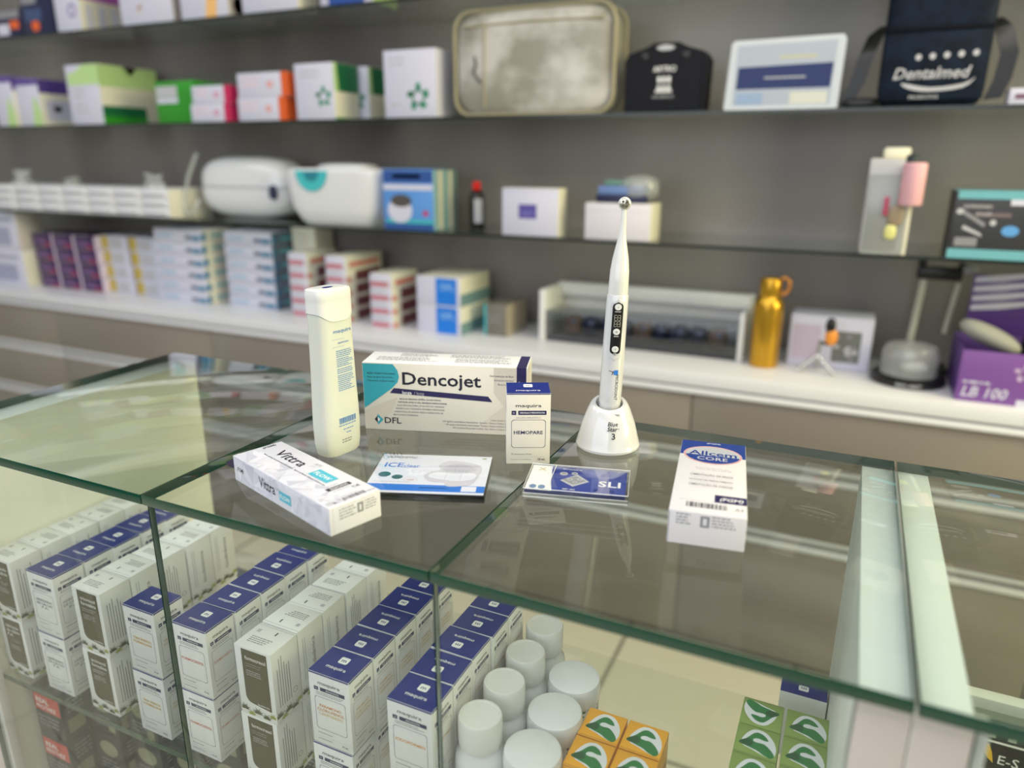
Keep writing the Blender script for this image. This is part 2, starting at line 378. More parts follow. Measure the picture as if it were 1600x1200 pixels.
ROWS = [  # x, word on the front, kind, colour, rear ones turned, depth count
    (-.894, ['hidróxido', 'de cálcio', 'P.A.'], 'o', None, (0, 1, 0, 1, 0), 5, 'olive and white carton in the leftmost row'),
    (-.8185, ['HIDRÓXIDO', 'DE CÁLCIO', 'P.A.'], 'b', (52, 50, 72), (0, 0, 0, 0, 0), 5, 'blue-topped carton lettered HIDRÓXIDO DE CÁLCIO'),
    (-.7405, ['tricresol', 'formalina'], 'o', None, (0, 1, 0, 1, 1), 5, 'olive and white carton lettered tricresol formalina'),
    (-.6585, ['TRICRESOL', 'FORMALINA'], 'b', (214, 168, 60), (0,), 1, 'blue-topped carton with yellow TRICRESOL FORMALINA lettering'),
    (-.5855, ['FORMOCRESOL'], 'b', (204, 88, 52), (0, 0, 1, 1, 0), 5, 'blue-topped carton with red FORMOCRESOL lettering'),
    (-.5015, ['formocresol'], 'o', None, (0, 1, 1, 0, 1), 5, 'olive and white carton lettered formocresol'),
    (-.4105, ['PARAMONO', 'CLOROFENOL', 'CANFORADO'], 'b', (214, 142, 52), (0, 1, 1, 1, 1), 5, 'blue-topped carton with orange PARAMONO CLOROFENOL lettering'),
    (-.3235, ['IODOFÓRMIO'], 'b', (226, 150, 40), (0, 1, 1, 1, 1), 5, 'blue-topped carton with orange IODOFÓRMIO lettering'),
]
for x, lines, kind, rgb, turn, n, lab in ROWS:
    first = None
    for lay in (1, 0):
        for i in range(n):
            j = random.uniform(-.0012, .0012) if i else 0; y = .441 + i * .0385; z = .6752 + lay * (CH + .0006)
            tilt = random.uniform(-2, 2); jx = x + j - (0 if lay else .0015)
            loc, rz = ((jx + CW, y + CDP, z), 180 + tilt * .6) if turn[i] else ((jx, y, z), tilt if i else 0)
            if first is None: o = first = (olive_box(lines) if kind == 'o' else maquira_box(lines, rgb)).build('medicine_carton', loc=loc, rz=rz)
            else: o = dup(first, loc, rz)
            where = ('upper' if lay else 'lower') + ' layer'
            tag(o, '%s, %s%s' % (lab, where, ', ' + ORD[i] if n > 1 else ', standing alone'), 'carton', lab.replace('carton', 'cartons') + ' of the counter shelf')
# blue-topped carton behind the green ones at the right end
o = maquira_box(['IODOFÓRMIO'], (226, 150, 40)).build('medicine_carton', loc=(.034, .742, .6752), rz=180)
tag(o, 'blue-topped white carton standing alone behind the green cartons', 'carton')

# square cartons with the green swoosh
ORG = mat('orange_yellow_card', (240, 170, 40), .42); LGR = mat('leaf_green_card', (134, 160, 84), .42); SWG = mat('swoosh_green', (30, 122, 66), .4); SWD = mat('swoosh_dark_green', (16, 84, 52), .4); OFW = mat('soft_white_ink', (226, 228, 232), .45)
SW = smooth_loop([(.10, .36), (.25, .52), (.40, .76), (.52, .82), (.66, .76), (.76, .62), (.64, .60), (.52, .62), (.42, .57), (.42, .49), (.52, .47), (.66, .48), (.80, .38), (.92, .22), (.91, .12), (.84, .07), (.68, .12), (.54, .2), (.38, .24), (.22, .28), (.12, .30)], 3)
BLOB = smooth_loop([(.15, .42), (.2, .62), (.33, .84), (.48, .92), (.68, .88), (.86, .68), (.95, .44), (.94, .2), (.84, .08), (.62, .12), (.4, .2), (.2, .26)], 3)
def cube_carton(m, h):
    g = G(); s_ = .0375; g.box(0, 0, 0, s_, s_, h, m, .0005); fr = frames(s_, s_, h); T = fr['T']
    k = lambda pts: [(p[0] * s_, p[1] * s_) for p in pts]
    g.poly(T, k(BLOB), OFW); g.poly(T, k(SW), SWG, .00004)
    g.poly(T, k(smooth_loop([(.10, .36), (.24, .5), (.36, .52), (.42, .36), (.3, .28), (.16, .29)], 3)), SWD, .00006)
    for f in ('F', 'R', 'L'): g.rect(fr[f], .0006, h - .0012, s_ - .0006, h - .0009, INK); g.micro(fr[f], .005, h * .5, s_ - .005, 3, .0028, INK)
    g.rect(T, .001, .0008, s_ - .001, .0011, INK, .00002)
    return g
first = None
for c in range(2):
    for r in range(2):
        for lay in (1, 0):
            loc = (-.1765 + c * .0395, .4925 + r * .0395, .6752 + lay * .0527)
            if first is None: o = first = cube_carton(ORG, .052).build('square_carton', loc=loc)
            else: o = dup(first, loc)
            tag(o, 'orange square carton with green swoosh, %s, %s column, %s row' % ('on top' if lay else 'underneath another', ('left', 'right')[c], ('front', 'rear')[r]), 'carton', 'orange square cartons beside the white jars')
first = None
for c in range(2):
    for r in range(3):
        for lay in (1, 0):
            turn = (c == 0 and r == 2); loc = (-.0425 + c * .0405, .5345 + r * .0385, .6752 + lay * .0527)
            if turn: loc = (loc[0] + .0375, loc[1] + .0375, loc[2])
            if first is None: o = first = cube_carton(LGR, .052).build('square_carton', loc=loc)
            else: o = dup(first, loc, 180 if turn else 0)
            tag(o, 'leaf green square carton, %s, %s column, %s row%s' % ('on top' if lay else 'underneath another', ('left', 'right')[c], ('front', 'middle', 'rear')[r], ', swoosh upside down' if turn else ''), 'carton', 'leaf green square cartons by the right end board')

# white screw-cap bottles and jars
WGL = mat('glossy_white_plastic', (234, 236, 238), .22, coat=.3); YEL = mat('yellow_label_stripe', (232, 214, 60), .4)
def cap_bottle(loc, rz, label):
    t = thing('pill_bottle', label, 'bottle', loc, rz, 'white screw-cap bottles in the counter')
    g = G(); g.lathe([(.0215, 0), (.0235, .002), (.0237, .088), (.0225, .096), (.0185, .103), (.0182, .108)], WGL); g.build('body', t, smooth=40)
    g = G(); g.lathe([(.0196, .1065), (.0199, .107), (.0199, .110), (.0203, .1105), (.0203, .1325), (.0192, .135), (.0172, .1353), (.0168, .1345), (.0002, .1343)], WPL, seg=48); g.build('cap', t, smooth=25)
    g = G(); r = .02385
    def arc(a0, a1, z0, z1, m, rr=r):
        n = 10; g.add([(rr * math.sin(R(a0 + (a1 - a0) * i / n)), -rr * math.cos(R(a0 + (a1 - a0) * i / n)), z) for z in (z0, z1) for i in range(n + 1)], [(i, i + 1, n + 2 + i, n + 1 + i) for i in range(n)], m)
    arc(-60, 80, .012, .08, OFW); arc(38, 52, .012, .08, YEL, r + .0001)
    fn = lambda u, v: Vector(((r + .0002) * math.sin(u / r), -(r + .0002) * math.cos(u / r), v))
    g.add([fn((p[0] - .5) * .03, .052 + p[1] * .024) for p in SW], [tuple(range(len(SW)))], SWG)
    g.micro(None, -.02, .048, .008, 7, .0045, INK, fn=fn)
    g.build('label', t, smooth=60)
    return t
b0 = None
for i in range(4):
    lab = 'white screw-cap bottle, %s of its row beside the blue-topped cartons' % ORD[i if i < 3 else 4]; loc = (-.2535 + .0006 * i, .4845 + i * .0495, .6752)
    if b0 is None: b0 = cap_bottle(loc, 8, lab)
    else: tag(dup(b0, loc, (8, 60, -15, 100)[i]), lab, 'bottle', 'white screw-cap bottles in the counter')
j0 = None
for i in range(3):
    for lay in (1, 0):
        lab = 'wide white round jar, %s, %s of the three stacks' % ('on top' if lay else 'underneath another', ('front', 'middle', 'rear')[i]); loc = (-.2035, .489 + i * .0535, .6752 + .057 * lay)
        if j0 is None:
            j0 = thing('round_jar', lab, 'jar', loc, 0, 'wide white jars in the counter')
            g = G(); g.lathe([(.023, 0), (.0255, .002), (.0257, .035), (.024, .038)], WGL, seg=40); g.build('body', j0, smooth=40)
            g = G(); g.lathe([(.0266, .034), (.0267, .050), (.0255, .0545), (.022, .0562), (.0002, .0566)], WGL, seg=48); g.build('lid', j0, smooth=40)
            g = G(); fn = lambda u, v: Vector((.0259 * math.sin(u / .0259), -.0259 * math.cos(u / .0259), v)); g.micro(None, .005, .03, .035, 5, .005, INK, fn=fn); g.micro(None, -.03, .03, -.01, 5, .005, SWG, fn=fn); g.build('label', j0)
        else: tag(dup(j0, loc, i * 37), lab, 'jar', 'wide white jars in the counter')

# dark cartons on the lower shelf
DK = mat('charcoal_card', (44, 44, 54), .4); REDL = mat('red_label', (204, 62, 56), .4); SAGE = mat('sage_label', (150, 150, 122), .45)
first = second = None
for c, (x, n) in enumerate(((-.878, 4), (-.822, 4), (-.766, 4), (-.71, 3), (-.654, 3), (-.598, 3), (-.542, 3))):
    for r in range(n if c < 3 else 2):
        for lay in range(4):
            loc = (x, .45 + r * .082 + (.0 if c == 0 else .02 + .012 * c), .3702 + lay * .0702)
            if first is None:
                g = G(); W2, D2, H2 = .052, .078, .0695; g.box(0, 0, 0, W2, D2, H2, DK, .0005); fr = frames(W2, D2, H2)
                g.rect(fr['F'], .002, .036, W2 - .002, .062, REDL); g.text(fr['F'], 'REAL', .006, .048, .008, WH, 'l', 1, off=.00006); g.text(fr['F'], 'PROTHEZ', .005, .039, .0062, WH, 'l', 1, off=.00006)
                g.micro(fr['F'], .005, .026, .045, 3, .006, GREY)
                g.ell(fr['R'], .05, .05, .016, .009, SAGE); g.micro(fr['R'], .008, .056, .03, 4, .006, GREY); g.rect(fr['R'], .006, .008, .028, .028, SAGE); g.micro(fr['R'], .036, .026, .07, 4, .006, GREY)
                g.text(fr['T'], 'PROTHEZ', .026, .03, .009, LGREY, bold=1, it=.2); g.micro(fr['T'], .006, .024, .046, 2, .006, GREY)
                o = first = g.build('dark_carton', loc=loc)
            elif c == 0: o = dup(first, loc)
            elif second is None:
                g = G(); g.box(0, 0, 0, W2, D2, H2, DK, .0005); g.ell(fr['F'], .026, .045, .017, .012, SAGE); g.micro(fr['F'], .008, .024, .044, 3, .006, GREY); g.rect(fr['F'], .034, .006, .046, .02, SAGE)
                g.ell(fr['R'], .05, .05, .016, .009, SAGE); g.micro(fr['R'], .008, .056, .03, 4, .006, GREY); g.rect(fr['R'], .006, .008, .028, .028, SAGE); g.micro(fr['T'], .006, .05, .046, 4, .008, GREY)
                o = second = g.build('dark_carton', loc=loc)
            else: o = dup(second, loc)
            tag(o, 'charcoal carton with %s label, %s layer, %s column, %s' % ('sage oval' if c else 'red', ('lowest', 'second lowest', 'second highest', 'topmost')[lay], ('leftmost', 'second', 'third', 'fourth', 'fifth', 'sixth', 'rightmost')[c], ORD[r]), 'carton', 'charcoal cartons on the lower counter shelf')

# black lettered tray in the right-hand counter
LTG = mat('pale_grey_green_panel', (196, 202, 194), .4); KNB = mat('grey_knob', (84, 86, 84), .45); YLW = mat('amber_ink', (232, 186, 40), .4)
t = thing('bur_tray', 'black fronted tray with white rim and grey knobs, lettered in white', 'tray', (.36, .69, .6755), 0)
g = G(); g.box(-.24, -.04, 0, .26, -.035, .1305, BLK, .001); fr = Matrix(((1, 0, 0, -.24), (0, 0, -1, -.0402), (0, 1, 0, 0), (0, 0, 0, 1)))
g.rect(fr, 0, .1292, .5, .1312, WH); g.rect(fr, 0, .098, .5, .1005, WH)
g.poly(fr, [(.026, .1265), (.036, .1288), (.0425, .1265), (.0455, .119), (.0478, .1085), (.043, .1125), (.0395, .119), (.034, .124)], YLW); g.poly(fr, [(.022, .120), (.034, .110), (.041, .1065), (.033, .108)], LGREY)
g.text(fr, 'E-S', .051, .1090, .0095, WH, 'l'); g.build('front_panel', t)
g = G(); g.box(-.24, -.035, 0, .26, .05, .112, LTG, .001); g.build('tray_body', t)
for i in range(20):
    g = G(); x = -.217 + i * .0157; g.M = Matrix.Translation((x, -.024, .112)); g.lathe([(.0046, 0), (.0045, .014), (.0041, .0205), (.0026, .0232), (.0003, .024)], KNB, seg=20); g.build('knob', t, smooth=45)
g = G(); g.box(-.24, .014, .112, .26, .02, .132, LTG, .001); g.box(-.24, .009, .125, .26, .024, .1375, WPL, .002); g.build('back_rail', t)
# ------------------------------------------------------------------ the products on the glass top
ZT = 1.0002
TEAL = mat('teal_ink', (52, 166, 186), .4); DNAVY = mat('deep_navy_ink', (38, 32, 84), .4); TAN = mat('tan_print', (212, 204, 192), .45)
# needle carton
w_, d_, h_ = .182, .047, .0775
g = G(); g.box(0, 0, 0, w_, d_, h_, CRM, .0007, dict(T=WH)); fr = frames(w_, d_, h_); f = fr['F']
def P_(pts): return [(p[0] * w_, p[1] * h_) for p in pts]
g.poly(f, P_([(.80, .985), (.995, .985), (.995, .01), (.66, .01), (.70, .12), (.86, .42), (.80, .62)]), TAN)
g.poly(f, P_([(.0, .30), (.06, .01), (.25, .99), (.2, .99)][:0] or [(.003, .28), (.13, .42), (.21, .5), (.17, .30), (.06, .02), (.003, .02)]), TAN, .00002)
g.poly(f, P_([(.003, .985), (.19, .985), (.217, .90), (.226, .80), (.215, .72), (.175, .62), (.003, .32)]), TEAL, .00004)
g.poly(f, P_([(.165, .56), (.19, .635), (.765, .565), (.79, .49), (.785, .485)]), DNAVY, .00006)
g.text(f, 'Dencojet', .245 * w_, .695 * h_, .0145, INK, 'l', 1, width=.087, off=.00008)
g.text(f, 'longa', .243 * w_, .553 * h_, .0036, WH, 'l', 1, off=.0001); g.text(f, '/ long', .315 * w_, .548 * h_, .0036, LGREY, 'l', off=.0001)
for i, ln in enumerate(('Agulha Gengival Descartável', 'Aguja gengival desechable', 'Disposable gingival needle')):
    g.text(f, ln, .028 * w_, (.835 - i * .055) * h_, .0021, INK, 'l', 2 if i == 0 else 0, width=(.037, .034, .036)[i] * .85, off=.0001)
for i, ln in enumerate(('AGULHA GENGIVAL ESTÉRIL, DE USO ÚNICO.', 'DESTRUIR APÓS O USO, PROIBIDO REPROCESSAR.', 'AGUJA GENGIVAL ESTÉRIL, DE UN SOLO USO. INCINERAR', 'DESPUÉS DE SU UTILIZACIÓN. PROHIBIDO REPROCESAR.', 'STERILE SINGLE-USE GINGIVAL NEEDLE. DISPOSE AFTER USE.', 'RECYCLING IS FORBIDDEN.')):
    g.text(f, ln, (.222 - i * .008) * w_, (.468 - i * .048) * h_, .0017, DNAVY, 'l', 1 if i < 2 else 0, width=(.047, .055, .053, .055, .055, .028)[i], off=.00008)
for i, ln in enumerate(('Com indicação de Bisel', 'Indicación del bisel', 'Bevel indicator')): g.text(f, ln, .915 * w_, (.855 - i * .06) * h_, .0020, DNAVY, 'r', 2 if i == 0 else 0, off=.00008)
for i, ln in enumerate(('Contém / Contiene / Contains', '100 agulhas esterilizadas descartáveis. Tamanho: 30mm x 0,4mm (27G)', '100 agujas esterilizadas desechables. Tamaño: 30mm x 0,4mm (27G)', '100 sterilized disposable needles. Size: 30mm x 0,4mm (27G)')): g.text(f, ln, .90 * w_, (.205 - i * .045) * h_, .0018, DNAVY, 'r', 0, width=(.022, .075, .072, .064)[i], off=.00008)
g.text(f, 'DFL', .125 * w_, .105 * h_, .0072, INK, 'l', 1, width=.019, off=.00008)
g.poly(f, P_([(.082, .07), (.082, .24), (.117, .155)]), TEAL, .00006); g.poly(f, P_([(.062, .155), (.082, .215), (.082, .095)]), INK, .00007); g.poly(f, P_([(.082, .115), (.082, .195), (.097, .155)]), WH, .00008)
g.rect(f, .935 * w_, 0, .992 * w_, h_, DNAVY, .00004); g.rect(fr['T'], .935 * w_, 0, .992 * w_, d_, DNAVY, .00002)
for i, ln in enumerate(('AGULHA.', 'AGUJA.', 'NEEDLE.')): g.text(f, ln, (.952 + i * .018) * w_, .60 * h_, .0027, WH, 'l', 1, rot=90, off=.00008)
T = fr['T']; g.micro(T, .035, .041, .08, 4, .0033, GREY); g.micro(T, .012, .025, .083, 5, .0033, GREY); g.micro(T, .092, .041, .165, 4, .0033, GREY); g.micro(T, .1, .025, .165, 5, .0033, GREY)
g.rect(T, .005, d_ - .003, w_ - .005, d_ - .0027, LGREY); g.text(fr['R'], 'Dencojet', d_ / 2, .04, .006, INK, bold=1, width=.038)
tag(g.build('needle_carton', loc=(-.472, .632, ZT), rz=18), 'wide pale needle carton with teal corner and large dark lettering on the glass top', 'carton')

# small upright bottle carton
w_, d_, h_ = .043, .036, .0735
g = G(); g.box(0, 0, 0, w_, d_, h_, CRM, .0005, dict(L=WH)); fr = frames(w_, d_, h_); f = fr['F']
g.rect(fr['T'], .0002, .0002, w_ - .0002, d_ - .0002, BLUE); g.rect(f, .0003, h_ - .0012, w_ - .0003, h_ - .0002, BLUE)
g.poly(fr['T'], g.rrect(.0172, .020, .0262, .030, .0015), WH, .00003); g.text(fr['T'], 'm', .0217, .023, .004, BLUE, bold=1, off=.00005)
g.text(fr['T'], 'maquira', w_ / 2, .0075, .0042, WH, bold=2, width=.024, off=.00004)
for key, fw in (('F', w_), ('R', d_), ('L', d_)):
    f = fr[key]; c = fw / 2; k = fw / w_
    g.text(f, 'maquira', c, .0595, .0034, INK, bold=2, width=.025 * k)
    g.rect(f, .005 * k, .0515, .0095 * k, .0558, DNAVY); g.text(f, 'm', .0072 * k, .0528, .002, WH, off=.00004)
    g.rect(f, .0115 * k, .0515, .039 * k, .0558, DNAVY); g.text(f, 'CIRURGIA E PERIODONTIA', .0252 * k, .0529, .0016, WH, bold=1, width=.0245 * k, off=.00004)
    g.text(f, 'SOLUÇÃO HEMOSTÁTICA', c, .0478, .0016, GREY, width=.024 * k)
    g.ring(f, g.rrect(.0048 * k, .0172, .0385 * k, .0465, .0028), .00035, DNAVY, c, .032)
    g.text(f, 'HEMOPARE', c, .0315, .0036, DNAVY, bold=1, width=.0285 * k)
    g.text(f, '01 frasco com 10 mL', .005 * k, .0098, .0014, INK, 'l', 0, width=.02 * k); g.rect(f, .005 * k, .0073, .0385 * k, .0074, GREY)
    g.text(f, 'Exclusivo uso profissional', .005 * k, .0042, .0012, GREY, 'l', 0, width=.019 * k); g.text(f, '10 mL', .0385 * k, .0038, .0022, INK, 'r', 1)
tag(g.build('bottle_carton', loc=(-.287, .610, ZT), rz=26), 'small upright pale carton with blue top in front of the needle carton', 'carton')

# flat white faceted carton
FAC = [mat('facet_print_%d' % i, c, .42) for i, c in enumerate(((216, 216, 226), (206, 206, 218), (220, 220, 230), (196, 196, 210)))]
WVI = mat('cool_white_card', (217, 217, 227), .42); AQUA = mat('aqua_ink', (72, 182, 204), .4)
w_, d_, h_ = .050, .159, .0245
t = thing('syringe_carton', 'flat white carton with faceted pattern, aqua patch and slanting black lettering', 'carton', (-.351, .4165, ZT), 71.5)
g = G(); g.box(0, 0, 0, w_, d_, h_, WVI, .0006); fr = frames(w_, d_, h_); T, L, F = fr['T'], fr['L'], fr['F']
def facets(f, W_, H_, n, m, u0=0, v0=0):
    for i in range(n):
        u, v = u0 + random.random() * (W_ - u0), v0 + random.random() * (H_ - v0); q = [(min(max(u + random.uniform(-.016, .016), .0005), W_ - .0005), min(max(v + random.uniform(-.016, .016), .0005), H_ - .0005)) for _ in range(3)]
        a = (q[1][0] - q[0][0]) * (q[2][1] - q[0][1]) - (q[1][1] - q[0][1]) * (q[2][0] - q[0][0])
        if abs(a) > 1e-5: g.poly(f, q if a > 0 else q[::-1], random.choice(FAC), i * .000001)
facets(L, d_, h_, 46, 1); facets(T, .026, d_, 50, 1)
o4 = .0001
g.text(T, 'Vittra', .0285, d_ - .023, .0125, INK, 'l', 2, width=.046, rot=-90, off=o4); g.text(T, 'APS', .0405, d_ - .073, .0042, LGREY, 'l', 0, rot=-90, off=o4); g.text(T, 'UNIQUE', .037, d_ - .073, .0016, LGREY, 'l', 0, rot=-90, off=o4)
g.text(T, 'Resina composta fotopolimerizável fluida radiopaca', .0215, d_ - .018, .0017, INK, 'l', 1, width=.05, rot=-90, off=o4)
g.text(T, 'Light cured flowable radiopaque composite resin', .0215, d_ - .071, .0017, INK, 'l', 1, width=.048, rot=-90, off=o4)
g.rect(T, .0255, d_ - .116, .0385, d_ - .087, AQUA, o4); g.text(T, 'FLOW', .0295, d_ - .0895, .0052, WH, 'l', 1, width=.023, rot=-90, off=.00014)
g.rect(T, .0175, d_ - .132, .041, d_ - .1265, INK, o4); g.text(T, 'BLEACHING', .0295, d_ - .1308, .0030, WH, 'c', 1, width=.017, off=.00014); g.micro(T, .0175, d_ - .1235, .037, 1, .0022, GREY); g.micro(T, .0195, d_ - .1355, .038, 1, .0018, GREY)
g.text(T, 'C€', .0405, d_ - .140, .0040, INK, 'c', 0, width=.0075, off=o4)
g.bars(T, .008, .004, .04, .0058, INK, 30); g.text(T, '7 898947 530965', .0408, .0045, .0020, INK, 'l', 0, width=.0075, off=o4); g.rect(T, .002, .004, .0075, .0098, LGREY, .00006); g.micro(T, .012, .0118, .04, 1, .0014, GREY)
g.text(T, '(FGM)', .041, d_ - .0065, .0035, INK, 'r', 1, width=.0135, it=.2, off=o4)
g.text(L, 'Vittra', .047, .0085, .0105, INK, 'l', 2, width=.0275, off=o4); g.text(L, 'APS', .0757, .0135, .0034, LGREY, 'l', off=o4)
g.rect(L, .0815, .0065, .1005, .0155, AQUA, o4); g.text(L, 'FLOW', .091, .0088, .0042, WH, 'c', 1, off=.00014); g.text(L, '(FGM)', .0065, .0115, .004, INK, 'l', 1, width=.0115, it=.2, off=o4)
g.rect(F, .0032, .0008, .0036, h_ - .001, LGREY); g.micro(F, .009, .0195, .0255, 4, .0026, GREY, .3); g.rect(F, .0265, .0115, .0325, .0205, GREY); g.rect(F, .0285, .0135, .0305, .0185, WVI, .00004); g.micro(F, .034, .0195, .047, 4, .0024, GREY, .3); g.rect(F, .007, h_ - .0023, w_ - .007, h_ - .0021, LGREY)
g.build('carton_body', t)
g = G(); q = [(.0012, d_, .0105), (.0008, d_ + .014, .0095), (.003, d_ + .024, .009), (.012, d_ + .027, .0088), (.03, d_, .0105)]
g.add([Vector(p) + Vector((0, -.0003 if p[1] == d_ else 0, 0)) for p in q] + [Vector(p) + Vector((0, 0, .0006)) for p in q], [tuple(range(5))[::-1], tuple(range(5, 10))] + [(i, (i + 1) % 5, 5 + (i + 1) % 5, 5 + i) for i in range(5)], mat('dark_plum_card', (40, 34, 62), .4))
o = g.build('open_flap', t); o['label'] = 'dark plum inner flap sticking out of the far end'

# upright-labelled cement carton lying flat
w_, d_, h_ = .059, .156, .0285
WAL = mat('warm_white_card', (219, 215, 218), .42); BLA = mat('cobalt_ink', (30, 60, 138), .35); SIL = mat('silver_print', (178, 182, 188), .35); RED = mat('red_ink', (206, 72, 60), .4)
g = G(); g.box(0, 0, 0, w_, d_, h_, WAL, .0006, dict(L=mat('cool_lit_side_card', (214, 214, 226), .4))); fr = frames(w_, d_, h_); T, F, L = fr['T'], fr['F'], fr['L']  # left face tinted lilac for the cool light on that side
g.rect(T, .0003, d_ - .036, w_ - .0003, d_ - .0003, BLA); g.text(T, '(FGM)', w_ / 2, d_ - .0055, .0028, WH, 'c', 0, width=.0125, it=.2, off=.00006)
cu, cv = w_ / 2, d_ - .0335
g.ell(T, cu, cv, .0262, .0218, WAL, .00003, 40); g.ell(T, cu, cv, .0256, .0212, RED, .00005, 40); g.ell(T, cu, cv, .0248, .0203, WAL, .00007, 40); g.ell(T, cu, cv, .0243, .0198, BLA, .00009, 40)
g.poly(T, [(cu + .0243 * math.cos(R(a)), cv + .0198 * math.sin(R(a))) for a in range(-6, 187, 8)], SIL, .00011)
g.text(T, 'Allcem', cu, cv - .0015, .0105, BLA, 'c', 1, width=.043, off=.00014); g.text(T, 'CORE', cu, cv - .0128, .0078, LGREY, 'c', 2, width=.027, off=.00014)
g.micro(T, .0155, d_ - .066, .046, 1, .003, LGREY, .02); g.micro(T, .0165, d_ - .0695, .0475, 1, .003, LGREY, .02)
for i, ln in enumerate(('CIMENTAÇÃO DE PINOS', 'NÚCLEOS DE PREENCHIMENTO', 'CIMENTAÇÃO DE COROAS')): v = d_ - .083 - i * .0105; g.text(T, ln, w_ / 2 + .0005, v, .0040 if i != 1 else .003, GREY, 'c', 1, width=.036); g.rect(T, .0125, v - .0028, .0485, v - .0025, LGREY); g.rect(T, .0125, v + .0056, .0485, v + .0058, LGREY)
g.rect(T, .034, .0225, w_ - .0002, .0365, DNAVY); g.text(T, '(FGM)', .0468, .0265, .0058, WH, 'c', 1, width=.018, it=.2, off=.00006)
g.bars(T, .0125, .0095, .044, .009, INK, 26); g.text(T, 'A3', .053, .011, .0052, GREY, 'c', 2, width=.0065); g.micro(T, .007, .0215, .054, 1, .0024, LGREY); g.micro(T, .0445, .009, .053, 1, .0022, LGREY)
g.micro(F, .006, .0255, .0185, 4, .0026, GREY, .3); g.rect(F, .0245, .0165, .0315, .0262, GREY); g.rect(F, .0265, .0185, .0295, .0242, WAL, .00004); g.micro(F, .033, .0255, .052, 4, .0026, GREY, .3)
g.rect(L, d_ - .0045, .0005, d_ - .0015, h_ - .001, DNAVY); g.rect(F, .0006, .0008, .0009, h_ - .001, DNAVY)
tag(g.build('cement_carton', loc=(-.106, .524, ZT), rz=8.4), 'white carton with blue end and silver oval lying right of the curing light', 'carton')

# slim clear cases
ICEW = mat('ice_white_insert', (226, 228, 240), .3); ICEB = mat('bright_blue_ink', (44, 120, 214), .35); PETR = mat('petrol_green_ink', (44, 100, 106), .4)
w_, d_, h_ = .110, .088, .0085
t = thing('bracket_case', 'flat clear case with white and bright blue insert beside the faceted carton', 'case', (-.3697, .4826, ZT), 21)
g = G(); g.box(0, 0, 0, w_, d_, .0036, BLK, .0004); g.box(.0004, .0004, .0043, w_ - .0004, d_ - .0004, .0070, BLK, .0003); g.build('black_tray', t)
g = G(); g.box(.001, .001, .0071, w_ - .001, d_ - .001, .0077, ICEW, 0); f = frames(w_, d_, .0077)['T']
g.rect(f, .001, .0045, w_ - .001, .018, ICEB); g.text(f, 'ORTHOMETRIC', .006, d_ - .0105, .0048, NAVY, 'l', 0, width=.030); g.text(f, 'ICE', .008, d_ - .032, .0105, ICEB, 'l', 1, width=.018); g.text(f, 'clear', .0265, d_ - .032, .0072, ICEB, 'l', 2, width=.0155)
g.ell(f, .0125, .0385, .0058, .0058, PETR, .00002); g.ell(f, .0255, .0335, .0052, .0048, PETR, .00002); g.ring(f, [(.039 + .0064 * math.cos(R(a)), .0285 + .005 * math.sin(R(a))) for a in range(0, 360, 15)], .0003, TAN, .039, .0285, .00002); g.text(f, 'UDI', .039, .0268, .0028, RED, 'c')
g.micro(f, .006, .0225, .04, 1, .0024, LGREY); g.rect(f, .088, .006, .1015, .017, ICEW, .00003); g.micro(f, .05, .011, .08, 1, .003, mat('light_blue_ink', (120, 176, 236), .4)); g.rect(f, .1, d_ - .008, .104, d_ - .005, mat('moss_ink', (150, 168, 110), .4), .00003)
BRK = mat('clear_aligner_print', (206, 204, 214), .25); BRK2 = mat('clear_aligner_print_dark', (190, 188, 202), .25)
g.poly(f, smooth_loop([(.05, .036), (.053, .046), (.064, .052), (.06, .062), (.068, .074), (.085, .072), (.1, .064), (.102, .05), (.1, .036), (.096, .022), (.086, .017), (.074, .0165), (.07, .024), (.058, .025)], 3), BRK, .00003)
g.poly(f, smooth_loop([(.066, .05), (.07, .064), (.082, .068), (.095, .058), (.096, .05), (.08, .047)], 3), BRK2, .00005); g.poly(f, smooth_loop([(.054, .036), (.06, .046), (.078, .044), (.096, .046), (.097, .034), (.084, .028), (.068, .03)], 3), ICEW, .00005)
for q in (.07, .084): g.rect(f, q, .029, q + .0004, .045, BRK2, .00007)
g.build('printed_insert', t)
g = G(); g.box(-.0004, -.0004, -.0 + .0001, w_ + .0004, d_ + .0004, h_, CLEAR, .0005); g.build('clear_shell', t)
g = G(); g.box(.048, -.0022, .0022, .062, -.0004, .0052, CLEAR, .0004); g.build('latch', t)
w_, d_, h_ = .095, .058, .0085
t = thing('bracket_case', 'flat clear case with navy insert and bracket picture before the curing light', 'case', (-.243, .549, ZT), 14)
g = G(); g.box(.002, .0015, .004, w_ - .0035, d_ - .002, .0072, NAVY); f = frames(w_, d_, .0072)['T']; BL2 = mat('indigo_print', (46, 66, 150), .3)
g.rect(f, .002, .0015, w_ - .0035, d_ - .002, BL2); g.poly(f, [(.002, .0015), (.0265, .0015), (.0235, .02), (.0205, d_ - .002), (.002, d_ - .002)], WH, .00002)
g.text(f, 'X', .012, .0445, .007, mat('mustard_ink', (200, 176, 90), .4), 'c', 1, width=.008, off=.00005); g.micro(f, .0055, .040, .02, 1, .0028, TAN, .1); g.micro(f, .0065, .033, .019, 4, .0042, LGREY, .3)
for q in (.0085, .0165): g.ell(f, q, .0085, .0033, .0042, mat('steel_blue_ink', (96, 130, 170), .4), .00005)
g.poly(f, [(.062, .0015), (.067, .01), (.066, .035), (.06, d_ - .002), (.074, d_ - .002), (.078, .0015)], mat('lavender_print', (122, 124, 170), .35), .00004)
